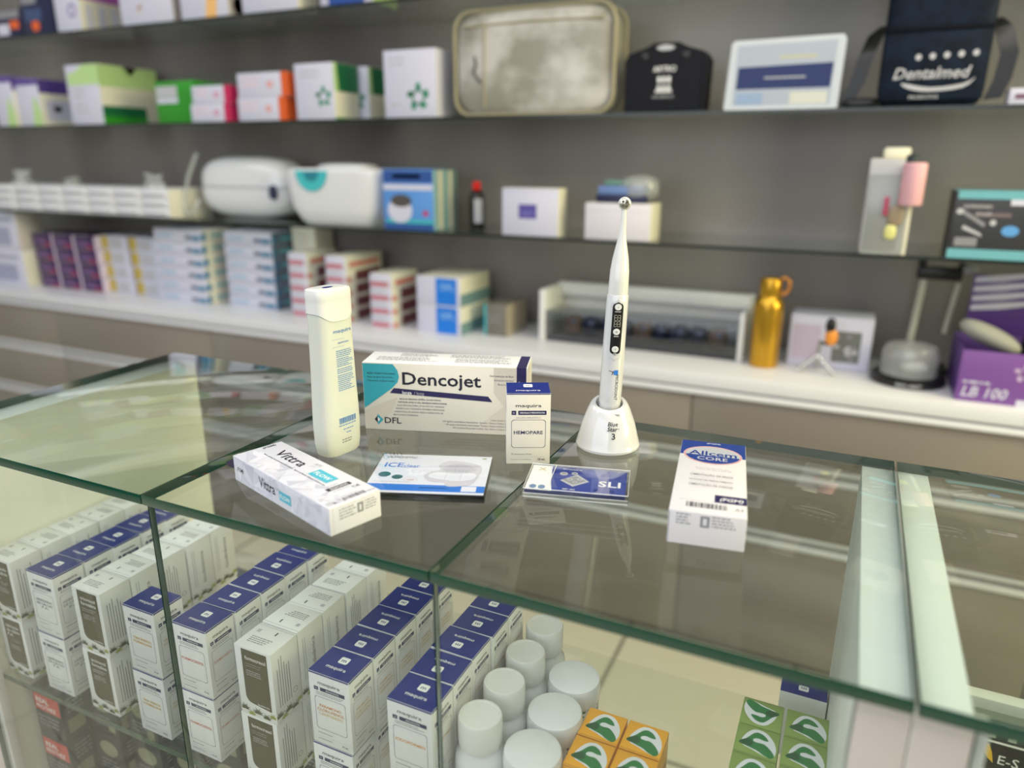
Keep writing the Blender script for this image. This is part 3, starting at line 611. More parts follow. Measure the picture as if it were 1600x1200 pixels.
g.text(f, 'SLI', .0665, .019, .012, WH, 'l', 1, width=.02, off=.00006); g.text(f, 'AUTOLIGADO', .04, d_ - .0075, .0026, WH, 'c', 1, width=.018, off=.00005); g.text(f, 'MBT .022', .041, .0065, .0026, WH, 'c', 1, width=.011, off=.00005); g.micro(f, .063, .011, .086, 2, .003, LGREY)
STL = mat('steel_print', (150, 152, 156), .3); g.poly(f, [(.031, .026), (.044, .014), (.058, .027), (.046, .041)], LGREY, .00006); g.poly(f, [(.033, .028), (.044, .018), (.055, .028), (.045, .038)], STL, .00007)
for a, b, r in ((.033, .041, .0038), (.043, .043, .003), (.04, .029, .0028), (.049, .031, .0028), (.045, .024, .0022)): g.ell(f, a, b, r, r, LGREY, .00009); g.ell(f, a, b, r * .55, r * .55, STL, .0001)
g.build('printed_insert', t)
g = G(); g.box(0, 0, 0, w_, d_, .0036, CLEAR, .0004); g.box(0, 0, .0042, w_, d_, h_, CLEAR, .0005); g.build('clear_shell', t)
g = G(); g.box(.034, -.0008, .001, .049, .0, .0075, CLEAR, .0003); g.tube([(.001, .001, h_), (w_ - .001, .001, h_), (w_ - .001, d_ - .001, h_), (.001, d_ - .001, h_)], .0004, WPL, 6, True); g.tube([(.001, .0003, .0041), (w_ - .001, .0003, .0041)], .0003, WPL, 6); g.tube([(.001, .0003, .0006), (w_ - .001, .0003, .0006)], .0004, WPL, 6); g.tube([(.022, .001, h_), (.024, d_ - .001, h_)], .0003, WPL, 6); g.build('rim', t)

# hygiene bottle with flip cap
BOT = mat('milky_liquid_plastic', (226, 229, 218), .28, trans=.12, sss=.2); BLI = mat('label_blue_ink', (78, 134, 200), .4)
t = thing('soap_bottle', 'tall milky plastic bottle with white flip cap left of the needle carton', 'bottle', (-.459, .567, ZT), 79.5)
def sect(a, b, z, n=3.4, dz=0):
    o = []
    for j in range(48):
        th = 2 * math.pi * j / 48; c, q = math.cos(th), math.sin(th)
        o.append((a * math.copysign(abs(c) ** (2 / n), c), b * math.copysign(abs(q) ** (2 / n), q), z + (dz * abs(q) ** 3 if dz else 0)))
    return o
PR = [(0, .0205, .0120), (.002, .0222, .0134), (.012, .0238, .0146), (.03, .0243, .0150), (.05, .0238, .0148), (.08, .0224, .0145), (.11, .0216, .0143), (.135, .0213, .0142), (.149, .0212, .0142)]
g = G(); g.loft([sect(a, b, z) for z, a, b in PR], BOT); g.build('bottle_body', t, smooth=50)
g = G(); g.loft([sect(.0219, .0149, z, 3.4, -.008 * k) for z, k in ((.147, 1), (.156, .3), (.1606, 0))] + [sect(.0220, .0150, .1610), sect(.0219, .0149, .167), sect(.0212, .0142, .1695), sect(.0198, .0130, .1702)], WPL); g.build('flip_cap', t, smooth=35)
g = G(); g.poly(Matrix.Translation((0, 0, .17035)), smooth_loop([(-.006, -.002), (.0, -.0032), (.006, -.001), (.005, .0025), (-.004, .003)], 3), BLUE); o = g.build('cap_emblem', t)
def surf(u, v):
    for (z0, a0, b0), (z1, a1, b1) in zip(PR, PR[1:]):
        if z0 <= v <= z1: k = (v - z0) / (z1 - z0); a, b = a0 + (a1 - a0) * k, b0 + (b1 - b0) * k; break
    else: a, b = .0212, .0142
    return Vector((u, -(b * max(1 - abs(u / a) ** 3.4, 0) ** (1 / 3.4)) - .00025, v))
g = G(); g.text(None, 'maquira', .003, .1275, .0038, BLI, 'c', 2, width=.0235, fn=surf)
for a, b, c, e in ((-.011, .121, .017, .1212), (-.011, .1135, .017, .1137)): g.add([surf(a, b), surf((a + c) / 2, b), surf(c, b), surf(c, e), surf((a + c) / 2, e), surf(a, e)], [(0, 1, 4, 5), (1, 2, 3, 4)], BLI)
g.text(None, 'SABONETE LÍQUIDO', .003, .1165, .0016, BLI, 'c', 1, width=.014, fn=surf)
for v, n in ((.109, 4), (.101, 4), (.0935, 1), (.0905, 3), (.084, 6), (.0725, 3)): g.micro(None, -.007, v, .015, n, .0019, BLI, .35, fn=surf)
u = -.009
while u < .012:
    q = random.choice((.0005, .0009, .0014)); g.add([surf(u, .0345), surf(u + q, .0345), surf(u + q, .0405), surf(u, .0405)], [(0, 1, 2, 3)], BLI); u += q + .0006
g.micro(None, -.01, .032, .013, 1, .0022, BLI, .05, fn=surf); g.micro(None, -.005, .0275, .009, 1, .0022, BLI, .1, fn=surf); g.micro(None, -.001, .0235, .006, 1, .0022, BLI, .1, fn=surf)
g.micro(None, -.007, .0165, .007, 2, .0026, GREY, .2, fn=surf); g.build('printing', t)

# curing light dock and pen
GW = mat('gloss_white_shell', (216, 216, 218), .12, coat=.6); SAT = mat('satin_pearl_shell', (226, 225, 222), .22, coat=.3)
CX, CY = -.212, .703
t = thing('curing_light_dock', 'glossy white cone-shaped charging dock standing on the glass', 'dock', (CX, CY, ZT), 17)
def dock_r(z): return .0332 if z < .003 else .0332 - (z - .003) / .044 * .0145 * (1.0 if z > .02 else 1.0)
def dloop(r, z, k=.0): return [((r - k * r * (1 - abs(math.cos(4 * a)))) * math.cos(a), (r - k * r * (1 - abs(math.cos(4 * a)))) * math.sin(a), z + (.004 * math.sin(a) if z > .03 else 0)) for a in (2 * math.pi * j / 64 + .2 for j in range(64))]
g = G(); g.loft([dloop(.0322, 0), dloop(.0335, .0015), dloop(.0336, .0035), dloop(.0330, .0045), dloop(.0318, .010, .035), dloop(.0275, .026, .04), dloop(.0222, .040, .02), dloop(.0195, .0455), dloop(.0175, .0475), dloop(.0142, .0475), dloop(.0135, .044), dloop(.0132, .03)], GW); g.build('dock_shell', t, smooth=25)
fd = lambda u, v: Vector(((.0014 + .0315 - (v - .010) * .268) * math.sin(u / .028), -(.0014 + .0315 - (v - .010) * .268) * math.cos(u / .028), v))
g = G(); g.text(None, 'Blue', .0045, .0305, .0042, INK, 'c', 1, it=.2, width=.0105, fn=fd); g.text(None, 'Star', .004, .0255, .0042, INK, 'c', 1, it=.2, width=.0105, fn=fd); g.text(None, '+', .0108, .0265, .002, INK, 'c', 1, fn=fd); g.text(None, '3', .0052, .0175, .0062, INK, 'c', 1, fn=fd); g.build('lettering', t)
g = G(); g.box(-.003, -.0192, .0395, .011, -.0182, .041, SIL, .0003); g.build('contact_plate', t)
tp = thing('curing_light', 'white pen-shaped dental curing light standing upright in its dock', 'curing light', (CX, CY, ZT), 17)
M0 = Matrix.Translation((0, 0, .033)) @ Matrix.Rotation(R(1.6), 4, 'Y')
def PG(): g = G(); g.M = M0.copy(); return g
g = PG(); g.lathe([(.009, 0), (.0112, .004), (.0116, .03), (.0114, .06), (.0111, .1), (.0109, .128), (.0106, .1286)], GW, seg=10 * 4); g.build('body', tp, smooth=30)
g = PG(); g.lathe([(.0100, .1285), (.0101, .130), (.0098, .14), (.0094, .153), (.0091, .154), (.0080, .164), (.0060, .174), (.0044, .182), (.0034, .192), (.0029, .202), (.0026, .2115), (.0022, .2135)], SAT, seg=32); g.build('neck', tp, smooth=35)
g = PG(); g.M = g.M @ Matrix.Translation((0, -.0005, .2165)) @ Matrix.Rotation(R(90), 4, 'X'); g.lathe([(.0028, -.0048), (.0052, -.004), (.0062, -.0015), (.0063, .001), (.0058, .0024), (.0052, .0026)], SAT, seg=28); g.build('head', tp, smooth=40)
LENS = mat('lens_glass', (206, 204, 190), .08, metal=.6); g = PG(); g.M = g.M @ Matrix.Translation((0, -.0005, .2165)) @ Matrix.Rotation(R(90), 4, 'X'); g.lathe([(.0052, .0026), (.0046, .0032), (.0002, .0036)], LENS, seg=20)
for a in (40, 130, 220, 310): g.lathe([(.0013, .003), (.0012, .0042), (.0002, .0046)], mat('dark_bead', (110, 104, 84), .2, metal=.5), cx=.0024 * math.cos(R(a)), cy=.0024 * math.sin(R(a)), seg=8)
g.build('lens', tp, smooth=40)
fp = lambda u, v, e=.0004: Vector(((.0115 + e) * math.sin((u + .0012) / .0115), -(.0115 + e) * math.cos((u + .0012) / .0115), v))
def patch(g, hw, v0, v1, m, e):
    n = 8; pts = []
    rows = []
    for i in range(25):
        v = v0 + (v1 - v0) * i / 24; k = min(v - v0, v1 - v); ww = hw if k > hw else math.sqrt(max(hw * hw - (hw - k) ** 2, 1e-9)); rows.append([fp(-ww + 2 * ww * j / n, v, e) for j in range(n + 1)])
    g.add([p for r in rows for p in r], [(i * (n + 1) + j, i * (n + 1) + j + 1, (i + 1) * (n + 1) + j + 1, (i + 1) * (n + 1) + j) for i in range(24) for j in range(n)], m)
g = PG(); patch(g, .0078, .063, .1255, GW, .0004); g.build('raised_bezel', tp, smooth=50)
g = PG(); patch(g, .0052, .0685, .1225, BLK, .0008); g.build('control_panel', tp, smooth=50)
for v, s_ in ((.1175, 'I'), (.0925, 'M'), (.0745, 'T')):
    g = PG(); n = 16; g.add([fp(0, v, .0014)] + [fp(.0031 * math.cos(2 * math.pi * j / n), v + .0031 * math.sin(2 * math.pi * j / n), .0013) for j in range(n)] + [fp(.0033 * math.cos(2 * math.pi * j / n), v + .0033 * math.sin(2 * math.pi * j / n), .0009) for j in range(n)], [(0, 1 + j, 1 + (j + 1) % n) for j in range(n)] + [(1 + j, 17 + j, 17 + (j + 1) % n, 1 + (j + 1) % n) for j in range(n)], WPL)
    g.text(None, s_, 0, v - .0008, .0018, GREY, 'c', 1, fn=lambda u, q: fp(u, q, .0017)); g.text(None, {'I': 'ON/OFF', 'M': 'MODE', 'T': 'TIME'}[s_], 0, v - .0051, .0011, WH, 'c', 1, fn=lambda u, q: fp(u, q, .0011)); g.build('button', tp)
g = PG(); patch(g, .0042, .0965, .1105, mat('display_window', (44, 44, 42), .2), .0010)
SEG = mat('display_segments', (176, 172, 160), .4)
for cv_ in (.1005, .1068):
    for a, b, c, e in ((-.0026, .0024, .0026, .0028), (-.0026, -.0002, .0026, .0002), (-.0026, -.0028, .0026, -.0024), (-.0029, -.0026, -.0025, .0026), (.0025, -.0026, .0029, .0026), (-.0002, -.0026, .0002, .0026)):
        g.add([fp(a, cv_ + b, .0013), fp(c, cv_ + b, .0013), fp(c, cv_ + e, .0013), fp(a, cv_ + e, .0013)], [(0, 1, 2, 3)], SEG)
g.build('display', tp)
g = PG(); g.text(None, 'MICRODONT', .0028, .0475, .0032, INK, 'l', 0, width=.027, rot=-90, fn=fp); g.add([fp(.0005, .0475), fp(.0048, .0475), fp(.0048, .0525), fp(.0005, .0525)], [(0, 1, 2, 3)], ICEB)
g.add([fp(-.0048, .0515), fp(.0004, .0500), fp(.0005, .0506), fp(-.0040, .0519)], [(0, 1, 2, 3)], INK); g.add([fp(-.0018, .0475), fp(-.0012, .0475), fp(.0002, .0512), fp(-.0004, .0512)], [(0, 1, 2, 3)], INK); g.build('lettering', tp)
# ------------------------------------------------------------------ things on the wall shelves (blurred in the photo, still built whole)
def M_(name, *c, r=.42, **k): return mat(name, c, r, **k)
PUR = M_('purple_card', 92, 70, 150); LIL = M_('lilac_white_card', 212, 211, 229); PGR = M_('pale_green_card', 188, 220, 150); DGR = M_('dark_green_card', 20, 108, 66)
GRN = M_('bright_green_card', 48, 150, 40); CREAM = M_('cream_warm_side_card', 232, 228, 208); MAG = M_('magenta_card', 200, 34, 92); ORC = M_('orange_card', 228, 98, 40)  # cream also paints the warm light onto right sides of white cartons
PEACH = M_('peach_card', 246, 192, 120); ORCH = M_('orchid_card', 178, 92, 176); SKY = M_('sky_blue_card', 92, 150, 222); MID = M_('midnight_card', 32, 36, 74); TQ = M_('turquoise_card', 70, 180, 190)
def carton(name, label, cat, x, y, z, w_, d_, h_, base, mats=None, deco=None, group=None, rz=0, text=None, parent=None):
    g = G(); g.box(0, 0, 0, w_, d_, h_, base, .001, mats); fr = frames(w_, d_, h_, .0004)
    if deco: deco(g, fr, w_, d_, h_)
    o = g.build(name, loc=(x, y, z), rz=rz)
    return tag(o, label, cat, group)
def flower(g, f, cx, cy, r, m, dark=None):
    for i in range(5):
        a = R(90 + 72 * i); g.ell(f, cx + r * .62 * math.cos(a), cy + r * .62 * math.sin(a), r * (.30 if i % 2 else .22), r * (.2 if i % 2 else .3), dark if (dark and i == 1) else m, 0, 10)
    g.ring(f, [(cx + r * .5 * math.cos(R(a)), cy + r * .5 * math.sin(R(a))) for a in range(0, 360, 30)], r * .1, m, cx, cy)
Z1, Z2, Z3, ZL = 1.7004, 1.4004, 1.0904, .7804
YS = 1.868
# top shelf
def d0(g, fr, w_, d_, h_): g.rect(fr['F'], .004, h_ * .1, w_ * .5, h_ * .5, LIL); g.rect(fr['F'], w_ * .55, h_ * .3, w_ - .01, h_ * .6, ORC); g.rect(fr['F'], .002, h_ * .7, w_ - .002, h_ - .002, GREY)
carton('supply_carton', 'low dark carton with grey lid at the left end of the top shelf', 'carton', -2.925, YS, Z1, .135, .2, .09, MID, None, d0)
def d1(g, fr, w_, d_, h_): g.rect(fr['F'], .01, .1, .09, .15, GREY); g.ell(fr['F'], .07, .03, .022, .018, ORC); g.rect(fr['F'], .02, .045, .11, .085, M_('slate_card', 60, 78, 120))
carton('supply_carton', 'tall midnight blue carton with orange dot on the top shelf', 'carton', -2.78, YS, Z1, .165, .2, .22, MID, None, d1)
def d2(g, fr, w_, d_, h_):
    g.ring(fr['F'], [(.085 + .022 * math.cos(R(a)), .065 + .022 * math.sin(R(a))) for a in range(0, 360, 20)], .006, M_('violet_ink', 140, 120, 180), .085, .065); g.rect(fr['R'], 0, .1, d_, h_ - .001, ORCH); g.rect(fr['F'], w_ - .018, .11, w_, h_ - .001, ORCH)
    for k in range(4): g.rect(fr['R'], .02 + k * .05, .01, .045 + k * .05, .085, LIL)
carton('supply_carton', 'white carton with orchid side and round emblem on the top shelf', 'carton', -2.597, YS, Z1, .125, .2, .22, LIL, dict(R=CREAM), d2)
def d3(g, fr, w_, d_, h_): g.poly(fr['F'], [(.07, .03), (.085, .03), (.105, .06), (.095, .062)], TAN); g.poly(fr['F'], [(.075, .045), (.1, .05), (.09, .058)], ORC); g.rect(fr['F'], .01, .1, .16, .103, GREY)
carton('supply_carton', 'wide white carton with small feather mark on the top shelf', 'carton', -2.278, YS, Z1, .235, .12, .18, LIL, dict(R=M_('grey_beige_card', 170, 160, 156)), d3)
def d4(g, fr, w_, d_, h_): g.poly(fr['F'], [(.1, .001), (.145, .001), (.17, h_ - .002), (.13, h_ - .002)], PEACH); g.ell(fr['F'], .035, .1, .012, .012, ORC); g.rect(fr['R'], 0, 0, d_, h_, TAN); g.ell(fr['R'], .05, .035, .03, .025, ORC)
carton('supply_carton', 'white carton with peach band and orange spots on the top shelf', 'carton', -2.008, YS, Z1, .195, .2, .17, LIL, dict(R=TAN), d4)
def d5(g, fr, w_, d_, h_): g.ell(fr['F'], .11, .09, .02, .012, SKY); g.rect(fr['F'], .02, .1, .18, .104, GREY)
carton('supply_carton', 'white carton right of the orange spotted carton on the top shelf', 'carton', -1.757, YS, Z1, .21, .09, .15, LIL, dict(R=CREAM), d5)
def d6(g, fr, w_, d_, h_): g.rect(fr['F'], .028, .001, w_ - .03, h_ - .002, M_('cobalt_card', 34, 76, 160))
carton('supply_carton', 'white carton with wide cobalt block on the top shelf', 'carton', -1.466, YS, Z1, .18, .12, .16, LIL, dict(R=PGR), d6)
# two cartons above the frame that show only as reflections in the glass top
def d7(g, fr, w_, d_, h_): g.rect(fr['F'], .012, .03, .03, .15, LIL)
carton('supply_carton', 'pale carton on the top shelf, seen mirrored beside the right end board', 'carton', .01, YS, Z1, .10, .14, .20, TAN, None, d7)
def d8(g, fr, w_, d_, h_): g.ell(fr['F'], .1, .12, .05, .045, GREY); g.ell(fr['F'], .1, .12, .03, .027, LGREY); g.ell(fr['F'], .17, .18, .012, .01, GREY)
carton('supply_carton', 'pale carton with round emblem on the top shelf, mirrored in the right counter', 'carton', .32, YS, Z1, .21, .16, .24, TAN, None, d8)
# middle shelf
def e1(g, fr, w_, d_, h_):
    g.rect(fr['F'], 0, h_ - .022, w_, h_ - .001, PUR); g.rect(fr['R'], 0, h_ - .05, d_, h_ - .001, PUR)
    g.poly(fr['F'], [(w_ - .055, 0), (w_ - .001, 0), (w_ - .001, .045), (w_ - .025, .1), (w_ - .035, .1)], PGR); g.rect(fr['R'], .02, .02, d_ - .02, .09, LIL); g.rect(fr['R'], .05, .05, .08, .07, GRN)
for i in range(2): carton('gauze_carton', 'white carton with purple rim and green tip, %s' % ('outer one by the left photo edge' if i == 0 else 'set behind the outer one'), 'carton', -3.018 + i * .115, YS + i * .01, Z2, (.11 if i == 0 else .13), .25, .175 - i * .012, LIL, dict(R=CREAM), e1, 'purple-rimmed cartons at the left')
def e2(g, fr, w_, d_, h_):
    g.rect(fr['F'], .01, .13, w_, .17, PGR); g.poly(fr['F'], [(.04, .17), (w_, .17), (w_, h_ - .001), (.09, h_ - .001)], PGR); g.rect(fr['R'], 0, .125, d_, h_ - .001, PGR); g.rect(fr['R'], .0, .001, d_ - .06, .028, GRN); g.rect(fr['R'], .0, .028, d_ - .06, .062, DGR); g.poly(fr['R'], [(.1, h_ - .001), (.16, h_ - .001), (.13, .165)], LIL)
    g.micro(fr['F'], .03, .11, .1, 2, .02, LGREY); g.micro(fr['F'], .03, .06, .1, 2, .02, LGREY)
carton('glove_carton', 'large white carton with lime top band and dark green side strip', 'carton', -2.597, YS, Z2, .165, .24, .196, LIL, dict(R=CREAM), e2)
def e3(g, fr, w_, d_, h_): g.rect(fr['F'], .004, .08, .1, .115, LGREY); g.rect(fr['F'], .004, .062, .1, .078, LIL)
carton('glove_carton', 'bright green carton behind the lime banded carton', 'carton', -2.19, YS + .02, Z2, .175, .16, .13, GRN, None, e3)
def e4(m, ink):
    def f(g, fr, w_, d_, h_): g.rect(fr['F'], w_ - .022, 0, w_, h_, m); g.ell(fr['F'], w_ * .66, h_ * .5, .012, .010, ink, 0, 12); g.ell(fr['F'], w_ * .66, h_ * .5, .006, .005, LIL, .0002, 10); g.micro(fr['F'], .015, h_ * .7, w_ * .5, 2, h_ * .25, M_('blush_ink', 236, 206, 214))
    return f
for i in range(2): carton('suture_carton', 'white carton with magenta end, %s of the pair' % ('lower' if i == 0 else 'upper'), 'carton', -2.015 + .012 * i, YS, Z2 + i * .0545, .165 - .006 * i, .12, .054, LIL, dict(R=MAG), e4(MAG, M_('pink_ink', 216, 120, 160)), 'magenta ended cartons')
for i in range(2): carton('suture_carton', 'white carton with orange end, %s of the pair' % ('lower' if i == 0 else 'upper'), 'carton', -1.812 + .006 * i, YS, Z2 + i * .0695, .185 + .01 * i, .12, .069, LIL, dict(R=ORC), e4(ORC, M_('salmon_ink', 236, 140, 110)), 'orange ended cartons')
def e5(g, fr, w_, d_, h_):
    g.micro(fr['F'], .02, h_ - .025, .1, 2, .014, LGREY); flower(g, fr['F'], w_ * .72, h_ * .40, .034, M_('jade_ink', 60, 150, 120), DGR); g.rect(fr['R'], 0, h_ * .5, d_, h_ - .001, DGR); g.rect(fr['R'], 0, .0, d_, .006, GRN); g.poly(fr['R'], [(0, h_ * .5), (.02, h_ * .5), (.015, h_ - .001), (0, h_ - .001)], PGR, .0002)
for i in range(2): carton('filter_carton', 'white carton with dark green side, %s' % ('front one beside the orange cartons' if i == 0 else 'half hidden behind its twin'), 'carton', -1.58 + i * .02, YS + i * .13, Z2, .143 + i * .01, .12, .156, LIL, dict(R=CREAM), e5, 'dark green sided cartons')
def e6(g, fr, w_, d_, h_): g.micro(fr['F'], .02, h_ - .025, .08, 2, .014, LGREY); flower(g, fr['F'], w_ * .66, h_ * .30, .042, M_('jade_ink2', 50, 140, 110), DGR); g.micro(fr['F'], .02, .03, .06, 1, .02, LGREY)
carton('filter_carton', 'upright white carton with green flower mark left of the khaki bag', 'carton', -1.262, YS, Z2, .168, .1, .176, LIL, None, e6)
# clear khaki bag
KH = noise_mat('khaki_film', (150, 146, 134), (202, 198, 192), 7, .22, 5, .42, .6, .6, (1, .6, 1.3)); PIP = M_('khaki_piping', 158, 150, 122, r=.5)
t = thing('cosmetic_bag', 'large puffy khaki see-through bag with piped edges on the shelf', 'bag', (-.822, 1.94, Z2), 0)
g = G(); g.superbox((0, 0, .131), (.226, .06, .130), KH, 6, 5, 48, 20); g.build('bag_body', t, smooth=80)
for y, nm in ((-.047, 'piping'), (.047, 'piping')):
    g = G(); P = G().rrect(-.224, .004, .224, .260, .045, 6); g.tube([(p[0], y, p[1]) for p in P], .0055, PIP, 8, True); g.build(nm, t, smooth=60)
g = G(); g.tube([(-.195, -.056, .222), (0, -.059, .226), (.195, -.056, .222)], .0035, PIP); g.tube([(-.13, -.059, .02), (-.13, -.059, .222)], .003, PIP); g.build('zip_seam', t)
g = G(); g.tube([(-.16, -.058, .15), (-.155, -.061, .13), (-.162, -.062, .11), (-.15, -.062, .095), (-.14, -.062, .085)], .003, M_('dark_cord', 60, 58, 54)); g.build('zip_pull', t)
# black handled case
t = thing('handled_case', 'black plastic case with arched handle and white lettering', 'case', (-.47, 1.93, Z2), 0)
out = [(-.098, .004), (-.094, 0), (.094, 0), (.098, .004), (.101, .12), (.092, .135), (.05, .148), (.03, .158), (-.03, .158), (-.05, .148), (-.092, .135), (-.101, .12)]
CASE = M_('charcoal_case_plastic', 14, 15, 22, r=.5, spec=.2)
g = G(); g.prism(out, -.035, .035, CASE); g.prism([(p[0] * .9, .006 + p[1] * .86) for p in out], -.04, -.035, CASE); g.build('case_shell', t)
g = G(); f = Matrix(((1, 0, 0, 0), (0, 0, -1, -.0404), (0, 1, 0, 0), (0, 0, 0, 1)))
g.text(f, 'ARTRO', 0, .093, .013, WH, 'c', 1, width=.056); 
for k in (-.012, 0, .012): g.rect(f, k - .004, .05, k + .004, .082, WH)
g.rect(f, -.02, .046, .02, .052, WH); g.rect(f, -.016, .062, .016, .068, CASE, .0002); g.text(f, 'INSTRUMENTOS', 0, .034, .005, LGREY, 'c', 1, width=.052); g.build('lettering', t)
g = G(); g.poly(f, smooth_loop([(-.022, .1475), (0, .153), (.022, .1475), (.012, .1405), (-.012, .1405)], 3), LGREY); g.build('handle_opening', t)
for k in (-.05, .05): g = G(); g.box(k - .01, -.043, .118, k + .01, -.038, .136, BLK, .002); g.build('latch', t)
# frosted document case
FRO = M_('frosted_case_plastic', 204, 208, 218, r=.25)
t = thing('kit_case', 'translucent white framed kit case with navy band across the middle', 'case', (-.2, 1.93, Z2), 0)
g = G(); o_ = [(-.124, 0), (.118, 0), (.124, .006), (.127, .148), (.12, .157), (-.112, .154), (-.119, .148), (-.127, .008)]; g.prism(o_, -.02, .04, FRO); g.build('frame', t)
g = G(); f = Matrix(((1, 0, 0, 0), (0, 0, -1, -.0203), (0, 1, 0, 0), (0, 0, 0, 1)))
g.poly(f, [(-.108, .012), (.106, .012), (.110, .146), (-.104, .143)], M_('ice_blue_panel', 176, 184, 200)); g.poly(f, [(-.102, .048), (.104, .048), (.106, .100), (-.1, .096)], M_('navy_band', 14, 38, 98), .0002); g.micro(f, -.09, .09, -.07, 1, .012, WH, .1)
g.rect(f, -.04, .07, .05, .0735, LGREY, .0004); g.rect(f, -.1, .014, -.04, .04, M_('mist_blue', 150, 172, 206), .0002); g.rect(f, .02, .014, .1, .04, M_('bone_panel', 214, 214, 204), .0002); g.rect(f, -.01, .112, .07, .118, M_('sand_ink', 196, 192, 160), .0002); g.build('front_panel', t)
# navy cooler bag
NV = noise_mat('navy_nylon', (8, 18, 34), (14, 28, 48), 30, .7, 3, bump=.1, spec=.2); NVD = M_('dark_navy_nylon', 6, 10, 24, r=.8, spec=.2)
t = thing('cooler_bag', 'dark navy shoulder bag with white lettering and black straps', 'bag', (.104, 1.95, Z2), -2)
g = G(); g.superbox((0, 0, .15), (.102, .062, .15), NV, 10, 8, 40, 12); g.build('bag_body', t, smooth=50)
g = G(); g.box(-.098, -.070, .012, .098, -.060, .148, NV, .006); g.box(-.1, -.068, .148, .1, -.06, .158, NVD, .003); g.build('front_pocket', t)
g = G(); f = Matrix(((1, 0, 0, 0), (0, 0, -1, -.0706), (0, 1, 0, 0), (0, 0, 0, 1))); g.text(f, 'Dentalmed', -.004, .056, .023, LGREY, 'c', 1, width=.138, it=.25)
for k in range(5): g.ell(f, -.03 + k * .026, .098 + k * .001, .0058, .0062, LGREY)
g.poly(f, smooth_loop([(-.055, .048), (0, .038), (.06, .044), (.08, .056), (.06, .036), (0, .030), (-.04, .036)], 3), LGREY); g.text(f, 'PRODUTOS', -.01, .016, .007, LGREY, 'c', 1, width=.055); g.build('lettering', t)
for sx in (-1, 1):
    g = G(); pts = [(sx * .098, -.01, .17), (sx * .118, -.03, .15), (sx * .135, -.035, .10), (sx * (.145 if sx < 0 else .13), -.04, .05), (sx * (.165 if sx < 0 else .118), -.04, .012)]
    loops = []
    for i, p in enumerate(pts): loops.append([(p[0] - .016, p[1] - .003, p[2]), (p[0] + .016, p[1] - .003, p[2] + .004), (p[0] + .016, p[1] + .003, p[2] + .004), (p[0] - .016, p[1] + .003, p[2])])
    g.loft(loops, BLK); g.build('shoulder_strap', t, smooth=60)
g = G(); g.superbox((-.13, -.03, .012), (.045, .025, .0115), BLK, 3, 3, 20, 8); g.build('strap_end', t)
def e9(g, fr, w_, d_, h_): g.rect(fr['F'], .01, .01, .055, .02, M_('plum_ink', 120, 84, 110))
carton('supply_carton', 'tiny white carton at the right photo edge beside the navy bag', 'carton', .246, YS, Z2, .08, .06, .031, LIL, dict(T=CREAM), e9)
# lower shelf
t = thing('instrument_tray_stack', 'row of stacked white perforated trays at the left of the lower shelf', 'tray', (-2.6, 1.96, Z3), 0)
TRW = M_('tray_white', 232, 232, 238, r=.4)
for k in range(7):
    x = -.53 + k * .139
    g = G()
    for q in range(3): g.box(x, -.1, q * .032 + .001, x + .132, .1, q * .032 + .0315, TRW, .003); g.box(x + .01, -.1012, q * .032 + .008, x + .115, -.1002, q * .032 + .012, GREY)
    g.box(x + .1335, -.098, 0, x + .138, .09, .094, CREAM, .001); g.build('tray_column', t)
tagl = ('crumpled clear pouch on the trays at the left photo edge', 'small blue tinted clear pouch on the white trays', 'crumpled clear pouch on the right half of the trays')
for (x, h_, w_), lb in zip(((-3.03, .055, .10), (-2.74, .032, .06), (-2.3, .05, .10)), tagl):
    g = G(); n = 10; vs = []
    for r_, z_ in ((1, 0), (.8, .35), (.55, .55), (.7, 1), (.3, .85)):
        vs.append([(w_ / 2 * r_ * random.uniform(.6, 1.15) * math.cos(2 * math.pi * j / n), .05 * r_ * random.uniform(.6, 1.1) * math.sin(2 * math.pi * j / n), h_ * z_ * random.uniform(.8, 1.1) if z_ else 0) for j in range(n)])
    g.loft(vs, HAZY); tag(g.build('clear_pouch', loc=(x, 1.93, Z3 + .0945), smooth=0), lb, 'pouch')
CWP = M_('appliance_white', 228, 228, 232, r=.22, coat=.3); CWG = M_('appliance_grey', 150, 150, 156, r=.35)
t = thing('ultrasonic_cleaner', 'rounded white appliance with seam, navy mark and upright side loop', 'appliance', (-1.93, 2.03, Z3), 0)
g = G(); g.superbox((0, 0, .103), (.2, .09, .102), CWP, 3.2, 3.4, 44, 20); g.build('body', t, smooth=80)
g = G(); pts = [(.201 * math.copysign(abs(math.cos(a)) ** (2 / 3.4), math.cos(a)), .0912 * math.copysign(abs(math.sin(a)) ** (2 / 3.4), math.sin(a)), .105) for a in (2 * math.pi * j / 48 for j in range(48))]; g.tube(pts, .0018, CWG, 6, True); g.build('lid_seam', t)
g = G(); g.M = Matrix.Translation((.155, -.081, .09)) @ Matrix.Rotation(R(90), 4, 'X') @ Matrix.Rotation(R(24), 4, 'Y'); g.superbox((0, 0, 0), (.015, .024, .004), MID, 2.5, 2.5, 20, 8); g.build('power_mark', t)
g = G(); g.tube([(-.16, -.09, .215), (-.20, -.10, .14), (-.225, -.11, .05), (-.215, -.115, .012), (-.185, -.11, .012), (-.172, -.09, .06)], .0075, HAZY, 10); g.build('side_loop', t, smooth=60)
t = thing('ultrasonic_cleaner', 'rounded white appliance with teal half-round label beside the blue carton', 'appliance', (-1.485, 1.965, Z3), 0)
g = G()
secs = []
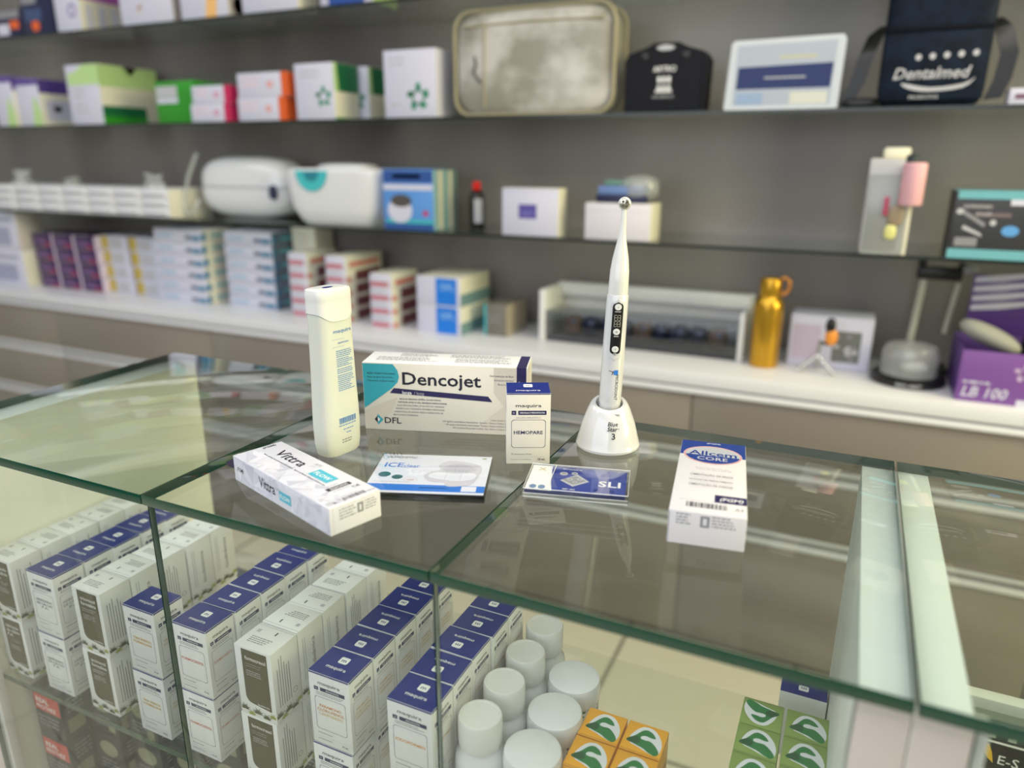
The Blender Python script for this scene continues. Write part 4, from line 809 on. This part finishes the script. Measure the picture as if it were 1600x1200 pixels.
for z, a, b in ((0, .13, .07), (.012, .14, .082), (.05, .168, .09), (.11, .178, .094), (.155, .183, .096), (.166, .182, .095), (.17, .175, .09)): secs.append([(a * math.copysign(abs(math.cos(q)) ** .34, math.cos(q)), b * math.copysign(abs(math.sin(q)) ** .34, math.sin(q)), z) for q in (2 * math.pi * j / 44 for j in range(44))])
g.loft(secs, CWP); g.build('body', t, smooth=50)
g = G(); g.superbox((0, .01, .172), (.1, .06, .014), CWP, 2.5, 3, 30, 8); g.build('lid', t, smooth=80)
TQL = M_('teal_label', 70, 190, 196)
g = G(); g.add([(-.06 + .062 * math.cos(R(a)), -.0975 + (.0 if a > 200 and a < 340 else .0), .163 + .062 * math.sin(R(a))) for a in range(180, 361, 12)], [tuple(range(16))], TQL); g.add([(-.06 + .03 * math.cos(R(a)), -.0982, .16 + .03 * math.sin(R(a))) for a in range(180, 361, 20)], [tuple(range(10))], M_('teal_label_dark', 40, 130, 150)); g.build('label', t)
g = G(); g.box(.155, -.05, .02, .181, .06, .14, CWG, .006); g.build('side_vent', t)
def f1(g, fr, w_, d_, h_):
    f = fr['F']; g.rect(f, .002, h_ * .78, w_ - .002, h_ - .003, M_('denim_card', 48, 84, 156)); g.rect(f, w_ * .2, h_ * .85, w_ * .75, h_ * .92, M_('denim_light', 130, 160, 206)); g.rect(f, .002, h_ * .66, w_ - .002, h_ * .75, LIL); g.rect(f, .002, .001, w_ - .002, h_ * .1, M_('denim_card', 48, 84, 156)); g.rect(f, w_ * .05, h_ * .1, w_ - .002, h_ * .17, TQ)
    g.ell(f, w_ * .33, h_ * .32, .042, .036, LIL, .0003); g.ell(f, w_ * .36, h_ * .48, .036, .018, M_('umber_ink', 84, 78, 76), .0005); g.ell(f, w_ * .84, h_ * .28, .009, .008, MAG, .0004)
    for k in range(4): g.rect(fr['R'], k * .03, .002, k * .03 + .018, h_ - .003, CREAM if k % 2 else M_('aqua_grey_card', 150, 190, 190))
carton('device_carton', 'blue carton picturing a white device with brown lid', 'carton', -1.284, YS + .002, Z3, .172, .14, .170, SKY, dict(R=M_('aqua_grey_side', 120, 150, 150)), f1)
t = thing('spray_bottle', 'small black bottle with red cap behind the blue picture carton', 'bottle', (-1.025, 1.97, Z3), 0)
g = G(); g.lathe([(.021, 0), (.023, .003), (.023, .095), (.017, .108), (.010, .113)], BLK); g.build('body', t, smooth=40)
g = G(); g.lathe([(.011, .112), (.0125, .114), (.012, .134), (.009, .137)], M_('red_cap_plastic', 210, 32, 28, r=.3)); g.build('cap', t, smooth=40)
g = G(); g.add([(.0236 * math.sin(a), -.0236 * math.cos(a), z) for z in (.02, .088) for a in (R(8 + 9 * i) for i in range(8))], [(i, i + 1, i + 9, i + 8) for i in range(7)], LGREY); g.build('label', t)
def f2(g, fr, w_, d_, h_): g.rect(fr['F'], w_ * .3, h_ * .36, w_ * .62, h_ * .66, M_('violet_patch', 88, 78, 160)); g.rect(fr['F'], w_ * .36, h_ * .44, w_ * .56, h_ * .5, M_('violet_patch_light', 120, 112, 184), .0003); g.rect(fr['F'], .002, h_ - .008, w_ - .002, h_ - .0075, GREY)
carton('device_carton', 'white carton with small violet patch in the middle of the lower shelf', 'carton', -.893, YS, Z3, .165, .06, .125, LIL, dict(R=CREAM, T=CREAM), f2)
carton('device_carton', 'plain white carton carrying the clear domed pack', 'carton', -.652, YS, Z3, .175, .10, .092, M_('rosy_white_card', 228, 222, 230), dict(R=CREAM, T=CREAM), lambda g, fr, w_, d_, h_: g.rect(fr['F'], .002, h_ - .02, w_ - .002, h_ - .0195, GREY))
t = thing('blister_pack', 'clear domed pack with blue strip lying on the plain white carton', 'pack', (-.555, 1.925, Z3 + .0925), 0)
g = G(); g.box(-.075, -.04, 0, .06, .04, .02, MID, .002); g.box(-.07, -.042, .02, .05, .035, .042, M_('blue_grey_strip', 110, 136, 190), .004); g.build('contents', t)
g = G(); g.superbox((.03, .0, .036), (.05, .045, .035), HAZY, 2.6, 2.6, 24, 12); g.build('dome', t, smooth=80)
g = G(); g.box(-.06, -.02, .042, .0, .03, .056, M_('sea_green_strip', 110, 150, 130), .003); g.build('green_strip', t)
t = thing('toothbrush_pack', 'tall clear pack with pink tube standing beside the black boxed set', 'pack', (.06, 1.88, Z3), 0)
g = G(); g.box(-.052, -.02, 0, .026, .05, .205, M_('pale_grey_pack', 196, 194, 196), .004, dict(T=CREAM)); g.box(-.028, -.0, .205, .026, .05, .228, CREAM, .006); g.build('backing', t)
g = G(); g.box(-.048, -.045, 0, .034, -.02, .175, HAZY, .004); g.box(.034, -.04, 0, .042, -.005, .165, CREAM, .002); g.build('clear_tray', t)
g = G(); g.lathe([(.021, .108), (.0235, .111), (.0235, .192), (.020, .196)], M_('pink_tube', 232, 178, 188), cx=.036, cy=-.046, seg=28); g.build('pink_tube', t, smooth=40)
g = G(); g.lathe([(.012, .196), (.012, .21), (.007, .213)], M_('dark_teal_cap', 44, 56, 60), cx=.028, cy=-.046, seg=20); g.build('tube_cap', t, smooth=40)
g = G(); g.box(-.014, -.05, .085, -.004, -.045, .125, M_('raspberry_tag', 176, 70, 100), .001); g.superbox((.012, -.045, .085), (.016, .006, .022), M_('bronze_print', 150, 132, 110), 3, 3, 16, 8); g.superbox((.006, -.045, .05), (.012, .006, .016), M_('lemon_print', 220, 216, 140), 3, 3, 16, 8); g.build('printed_details', t)
def f3(g, fr, w_, d_, h_):
    f = fr['F']; A = M_('aqua_rim_card', 112, 178, 190); g.rect(f, .0, .0, w_, .02, A); g.rect(f, .004, h_ - .016, w_, h_, A)
    for q, m in (((.016, .105, .07, .112), M_('rose_grey_ink', 120, 104, 108)), ((.04, .088, .105, .096), M_('rose_grey_ink', 120, 104, 108)), ((.01, .026, .052, .044), GREY)): g.rect(f, q[0], q[1], q[2], q[3], m)
    g.poly(f, [(.006, .1), (.014, .104), (.062, .074), (.06, .066)], GREY); g.poly(f, [(.022, .07), (.055, .054), (.06, .046), (.02, .062)], LGREY); g.ell(f, .108, .06, .016, .011, M_('azure_print', 96, 160, 222)); g.ell(f, .075, .076, .006, .006, LGREY); g.rect(f, .1, .112, .15, .124, LIL)
    g.ell(f, .012, .098, .007, .006, LGREY, .0002)
    for i, (a, b) in enumerate(((.016, .115), (.04, .1))): g.text(f, ('ULTRASONIC', 'SCALER')[i], a + .002, b - .012 + .003, .006, LGREY, 'l', 1, off=.0003)
carton('device_carton', 'black carton with aqua rims and instrument picture at the right photo edge', 'carton', .182, YS - .02, Z3, .30, .12, .140, M_('graphite_card', 54, 54, 58), dict(T=M_('aqua_rim_card', 112, 178, 190)), f3)
# ---- white ledge
def h1(g, fr, w_, d_, h_): g.rect(fr['F'], .03, .02, w_ - .05, h_ * .6, M_('grey_blue_print', 166, 168, 196)); g.rect(fr['F'], .02, h_ * .75, w_ - .03, h_ * .85, M_('grey_blue_print', 166, 168, 196))
YL = 1.885
carton('glove_carton', 'pale carton at the far left of the ledge, underneath another', 'carton', -3.40, YL, ZL, .345, .1, .145, LIL, dict(R=CREAM), h1)
carton('glove_carton', 'pale carton at the far left of the ledge, on top of the pile', 'carton', -3.36, YL + .0, ZL + .146, .30, .1, .150, LIL, dict(R=TAN), h1)
PL = M_('plum_card', 62, 32, 84); PRD = M_('plum_red_print', 140, 30, 80); STR = M_('stack_white_band', 222, 208, 228)
def stackbox(mats, deco): return mats, deco
def h2(g, fr, w_, d_, h_): g.rect(fr['F'], w_ - .008, 0, w_, h_, STR); g.rect(fr['F'], .06, .002, w_ - .01, h_ * .3, PRD); g.rect(fr['F'], .01, h_ * .3, w_ - .04, h_ * .52, M_('mauve_print', 128, 100, 150)); g.rect(fr['F'], 0, h_ - .003, w_ - .034, h_ - .001, LGREY)
first = None
for c in range(3):
    for l in range(4):
        loc = (-3.03 + c * .127 + l * -.004, 1.93, ZL + l * .0545)
        if first is None: g = G(); g.box(0, 0, 0, .122, .14, .054, PL, .001, dict(R=STR)); h2(g, frames(.122, .14, .054, .0004), .122, .14, .054); o = first = g.build('anaesthetic_carton', loc=loc)
        else: o = dup(first, loc)
        tag(o, 'plum carton with white end on the ledge, %s column, %s' % (('left', 'middle', 'right')[c], ('lowest', 'second from below', 'third from below', 'topmost')[l]), 'carton', 'plum cartons stacked on the ledge')
YLO = M_('yellow_ochre_card', 196, 172, 70); MAU = M_('mauve_grey_card', 176, 160, 168)
def h3(g, fr, w_, d_, h_): g.rect(fr['F'], .002, .004, .04, h_ - .004, YLO); g.rect(fr['F'], .05, .006, w_ - .03, h_ * .8, LGREY); g.rect(fr['R'], .01, .004, d_ * .8, h_ - .006, YLO)
first = None
for c in range(2):
    for l in range(4):
        loc = (-2.655 + c * .155 - l * .004, 1.955, ZL + l * .0555)
        if first is None: g = G(); g.box(0, 0, 0, .145, .14, .055, LIL, .001, dict(R=MAU)); h3(g, frames(.145, .14, .055, .0004), .145, .14, .055); o = first = g.build('anaesthetic_carton', loc=loc)
        else: o = dup(first, loc)
        tag(o, 'yellow and white carton on the ledge, %s column, %s' % (('left', 'right')[c], ('lowest', 'second from below', 'third from below', 'topmost')[l]), 'carton', 'yellow and white cartons stacked on the ledge')
PET = M_('petrol_blue_print', 54, 124, 160); DPT = M_('dark_petrol_print', 60, 74, 104)
def h4(g, fr, w_, d_, h_): f = fr['F']; g.rect(f, w_ - .05, .006, w_ - .005, h_ * .5, PET); g.rect(f, w_ - .08, .01, w_ - .052, h_ * .5, DPT); g.rect(f, .02, h_ * .35, .09, h_ * .55, M_('pale_petrol_print', 150, 190, 214)); g.rect(f, 0, h_ - .004, w_, h_ - .002, GREY); g.rect(fr['R'], 0, .004, .02, h_ - .01, PET); g.rect(fr['R'], .04, h_ * .4, d_ - .03, h_ * .6, TQ)
for nm, x, y, w_, rows, side, gl in (('left', -2.325, 1.915, .235, 6, CREAM, 'left blue and white carton stack'), ('right', -2.015, 1.945, .215, 6, M_('slate_side', 92, 104, 120), 'right blue and white carton stack')):
    first = None
    for l in range(rows):
        loc = (x + (l % 2) * .003, y, ZL + l * .0445)
        if first is None: g = G(); g.box(0, 0, 0, w_, .15, .044, LIL, .001, dict(R=side)); h4(g, frames(w_, .15, .044, .0004), w_, .15, .044); o = first = g.build('composite_carton', loc=loc)
        else: o = dup(first, loc)
        tag(o, 'white carton with petrol blue corner on the ledge, %s stack, %s' % (nm, ('lowest', 'second from below', 'third from below', 'fourth from below', 'second from the top', 'topmost')[l]), 'carton', gl)
carton('composite_carton', 'small cream carton at the rear beside the right blue and white stack', 'carton', -1.79, 2.04, ZL, .10, .1, .28, CREAM, None, lambda g, fr, w_, d_, h_: g.micro(fr['F'], .02, h_ - .03, .08, 3, .02, TAN))
ROSE = M_('rose_band_print', 196, 110, 122); MRN = M_('maroon_side_card', 120, 66, 70); SAL = M_('salmon_band_print', 226, 130, 110)
def h5(g, fr, w_, d_, h_): g.rect(fr['F'], .003, .003, w_ - .012, h_ * .4, ROSE); g.rect(fr['F'], .01, h_ * .62, w_ - .02, h_ * .8, LGREY); g.rect(fr['R'], .0, .003, .025, h_ * .4, SAL); g.rect(fr['R'], .05, .002, d_ - .01, h_ - .008, MRN)
def h5b(g, fr, w_, d_, h_): g.rect(fr['F'], .003, .003, w_ - .012, h_ * .4, ROSE); g.rect(fr['R'], .02, h_ * .15, d_ - .02, h_ * .5, SAL)
for nm, x, y, w_, dd, rows in (('left', -1.70, 1.91, .075, .16, 5), ('middle', -1.535, 1.895, .078, .20, 5), ('right', -1.357, 1.882, .08, .15, 4)):
    first = None
    for l in range(rows):
        loc = (x, y, ZL + l * .0425); top = l == rows - 1
        if first is None or top:
            g = G(); g.box(0, 0, 0, w_, dd, .042, LIL, .001, dict(R=CREAM, T=CREAM)); (h5b if top else h5)(g, frames(w_, dd, .042, .0004), w_, dd, .042); o = g.build('anaesthetic_carton', loc=loc); first = first or o
        else: o = dup(first, loc)
        tag(o, 'white carton with rose bands on the ledge, %s stack, %s' % (nm, 'topmost' if top else ('lowest', 'second from below', 'third from below', 'fourth from below')[l]), 'carton', 'rose banded cartons stacked on the ledge')
def h6(g, fr, w_, d_, h_): g.rect(fr['F'], w_ * .44, .002, w_ - .012, h_ - .003, M_('vivid_blue_card', 28, 124, 226)); g.text(fr['F'], 'DFL', w_ * .71, h_ * .55, .02, M_('pale_vivid_ink', 150, 196, 244), 'c', 1, off=.0006); g.rect(fr['R'], 0, 0, d_, h_ * .42, M_('teal_grey_side', 120, 152, 156))
for l in range(2): carton('anaesthetic_carton', 'white carton with vivid blue half, %s of the two' % ('lower', 'upper')[l], 'carton', -1.19, YL + .003, ZL + l * .087, .15, .19, .086, LIL, dict(R=CREAM, T=CREAM), h6, 'vivid blue cartons on the ledge')
carton('impression_carton', 'low taupe carton with teal edge beside the vivid blue cartons', 'carton', -.985, 1.935, ZL, .075, .15, .095, M_('taupe_card', 120, 114, 106), dict(R=M_('sand_side_card', 172, 160, 138), L=TQ, T=M_('taupe_card', 120, 114, 106)), lambda g, fr, w_, d_, h_: (g.rect(fr['F'], 0, 0, .008, h_, TQ), g.micro(fr['F'], .015, h_ * .6, .06, 2, .015, GREY)))
# glazed drawer unit
SMK = sheet_glass('smoked_plastic', (.72, .74, .78), .06, .06)
t = thing('display_tray', 'long white tray with smoked lid holding dark blue parts, behind the curing light', 'tray', (-.517, 1.955, ZL), 0)
g = G(); g.box(-.29, .15, 0, .285, .165, .155, WPL, .004); g.box(-.295, -.01, 0, -.275, .165, .15, WPL, .004); g.box(.27, -.01, 0, .285, .165, .13, WPL, .004); g.box(-.29, .12, .115, .28, .165, .155, WPL, .006); g.box(-.275, 0, 0, .27, .15, .012, M_('dark_tray_liner', 58, 58, 64)); g.build('tray_frame', t)
g = G(); g.box(-.274, -.008, .012, .268, -.003, .085, SMK, .002); g.box(-.274, -.008, .086, .268, .115, .09, SMK, .001); g.build('smoked_lid', t)
NVP = M_('dark_blue_part', 34, 46, 84, r=.3); 
for k in range(9):
    g = G(); g.superbox((-.21 + k * .052, .06 + (k % 3) * .01, .042), (.027, .035, .03), NVP if k % 4 else M_('tan_part', 150, 120, 100), 2.6, 3, 18, 8); g.superbox((-.2 + k * .052, .03, .056), (.008, .006, .006), M_('steel_blue_part', 140, 156, 190, r=.2), 2, 2, 12, 6); g.build('moulded_part', t, smooth=80)
# gold flask
GOLD = M_('brushed_gold', 206, 158, 52, r=.3, metal=.85)
t = thing('gold_flask', 'slim gold metal drinking flask with loop lid on the ledge', 'flask', (-.178, 1.945, ZL), 0)
g = G(); g.lathe([(.034, 0), (.036, .003), (.0365, .155), (.034, .168), (.027, .178), (.025, .182)], GOLD, seg=40); g.build('body', t, smooth=40)
g = G(); g.lathe([(.026, .182), (.027, .185), (.027, .222), (.024, .227), (.012, .229)], GOLD, seg=36); g.build('lid', t, smooth=40)
g = G(); g.tube([(.018, 0, .222), (.03, 0, .231), (.042, 0, .222), (.044, 0, .205), (.036, 0, .19), (.026, 0, .187)], .005, M_('copper_loop', 206, 140, 72, r=.35, metal=.6), 10); g.build('carry_loop', t, smooth=60)
# small white stand box and trinkets
t = thing('model_carton', 'small white carton with dark picture behind the metal trinket stand', 'carton', (-.03, 1.98, ZL), 0)
g = G(); g.box(-.095, 0, 0, .1, .1, .135, M_('periwinkle_white', 206, 206, 226), .005); f = Matrix(((1, 0, 0, -.095), (0, 0, -1, -.0006), (0, 1, 0, 0), (0, 0, 0, 1))); g.rect(f, .105, .02, .17, .1, M_('pewter_print', 110, 112, 112))
for k in range(10): g.ell(f, .112 + random.random() * .05, .028 + random.random() * .06, .008, .005, LGREY if k % 2 else GREY, .0003 + k * .0001, 10)
g.rect(f, .01, .02, .075, .11, M_('mauve_print_light', 190, 178, 200)); g.build('carton_body', t)
t = thing('trinket_stand', 'little silver tripod holding a black and orange piece right of the flask', 'stand', (-.05, 1.925, ZL), 0)
g = G()
for a in (200, 340, 90): g.tube([(0, 0, .045), (.028 * math.cos(R(a)), .028 * math.sin(R(a)), .02), (.045 * math.cos(R(a)), .045 * math.sin(R(a)), .006)], .006, M_('chrome_leg', 190, 190, 190, r=.2, metal=.8), 8)
g.tube([(0, 0, .045), (.004, 0, .08)], .004, M_('chrome_leg', 190, 190, 190, r=.2, metal=.8)); g.build('tripod', t, smooth=60)
g = G(); g.superbox((.026, 0, .095), (.015, .012, .022), M_('amber_orange_part', 236, 150, 60, r=.3), 2.2, 2.2, 18, 10); g.build('orange_piece', t, smooth=80)
g = G(); g.superbox((.022, 0, .122), (.012, .011, .02), BLK, 2.4, 2.4, 16, 8); g.tube([(.0, 0, .08), (.026, 0, .075)], .004, BLK); g.build('black_piece', t, smooth=80)
# articulator and dome
t = thing('cake_dome', 'round black based clear dome with white lettering on its rim', 'dome', (.155, 1.945, ZL), 0)
g = G(); g.lathe([(.078, 0), (.082, .004), (.082, .016), (.076, .02), (.0002, .0205)], BLK, seg=44); g.build('base', t, smooth=35)
g = G(); fn = lambda u, v: Vector((.0826 * math.sin(u / .0826), -.0826 * math.cos(u / .0826), v)); g.text(None, 'BIO-ART', .0, .005, .009, LGREY, 'c', 1, width=.055, fn=fn); g.build('lettering', t)
g = G(); g.lathe([(.062, .0206), (.062, .07), (.055, .088), (.03, .096), (.0002, .098)], HAZY, seg=36); g.build('clear_cover', t, smooth=50)
g = G(); g.superbox((.012, -.005, .038), (.03, .02, .017), WPL, 2, 2, 20, 10); g.superbox((-.01, 0, .062), (.035, .022, .012), CWG, 3, 3, 20, 8); g.build('model_inside', t, smooth=80)
t = thing('articulator', 'tall stand with black cross arm and two pale rods under the shelf', 'instrument', (.16, 2.07, ZL), 0)
g = G(); g.box(-.06, -.04, 0, .09, .05, .012, BLK, .003); g.build('base', t)
ROD = M_('pale_bone_rod', 196, 196, 182, r=.3)
for x, z0, z1 in ((-.0, .012, .235), (.075, .10, .225)): g = G(); g.tube([(x - .006, 0, z0), (x + .006, 0, z1)], .009 if x < .05 else .006, ROD, 12); g.build('rod', t, smooth=60)
g = G(); g.box(-.012, -.02, .232, .085, .02, .262, BLK, .006); g.box(-.012, -.016, .262, .006, .016, .292, BLK, .004); g.box(.075, -.014, .262, .088, .014, .275, BLK, .003); g.build('cross_arm', t)
g = G(); g.superbox((.1, -.012, .26), (.018, .01, .012), CWG, 2.4, 2.4, 16, 8); g.build('adjusting_knob', t, smooth=80)
# purple glove carton
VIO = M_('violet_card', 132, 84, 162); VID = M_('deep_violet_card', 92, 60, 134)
t = thing('glove_carton', 'open violet carton with raised lid and white lettering at the right', 'carton', (.245, 1.83, ZL), 0)
g = G(); W_, D_, H_ = .34, .20, .115
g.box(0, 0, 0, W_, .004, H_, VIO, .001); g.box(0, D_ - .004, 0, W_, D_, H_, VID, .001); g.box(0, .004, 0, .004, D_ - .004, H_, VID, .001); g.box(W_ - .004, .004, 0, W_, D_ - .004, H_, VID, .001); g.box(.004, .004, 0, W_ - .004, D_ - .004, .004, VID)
f = frames(W_, D_, H_, .0005)['F']; g.text(f, 'LB 100', .01, .012, .024, LIL, 'l', 1, width=.085, it=.2); g.micro(f, .01, .042, .07, 1, .012, LIL, .1); flower(g, f, .122, .075, .024, M_('orchid_white_ink', 206, 180, 220)); g.rect(f, .115, 0, .2, .015, LIL); g.build('carton_body', t)
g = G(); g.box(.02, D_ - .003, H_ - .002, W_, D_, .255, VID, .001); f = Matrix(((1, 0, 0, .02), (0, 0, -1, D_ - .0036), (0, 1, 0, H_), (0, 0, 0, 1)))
for k in range(4): q = .055 + k * .022; g.poly(f, [(.004, q), (.004, q + .012), (.05, q + .02), (.16, q + .035), (.16, q + .028), (.06, q + .006)], LIL)
o = g.build('raised_lid', t)
SLT = M_('dusty_grey_fabric', 150, 150, 142, r=.7)
t = thing('shoe_cover', 'dusty grey padded piece lying across the open violet carton', 'padding', (.30, 1.90, ZL + .03), 0)
g = G(); g.M = Matrix.Translation((.0, 0, .105)) @ Matrix.Rotation(R(24), 4, 'Y'); g.superbox((0, 0, 0), (.068, .035, .022), SLT, 2.2, 2.4, 28, 12); g.build('padded_body', t, smooth=80)
t = thing('headlight_visor', 'black and silver visor piece inside the open violet carton', 'visor', (.415, 1.92, ZL + .004), 0)
g = G(); g.superbox((0, 0, .11), (.05, .045, .045), BLK, 2.4, 2.4, 28, 12); g.tube([(-.02, 0, 0), (-.02, 0, .09)], .008, BLK); g.build('shell', t, smooth=80)
g = G(); g.superbox((.01, -.03, .105), (.03, .024, .026), M_('silver_reflector', 190, 196, 206, r=.15, metal=.5), 2.2, 2.2, 20, 8); g.build('reflector', t, smooth=80)
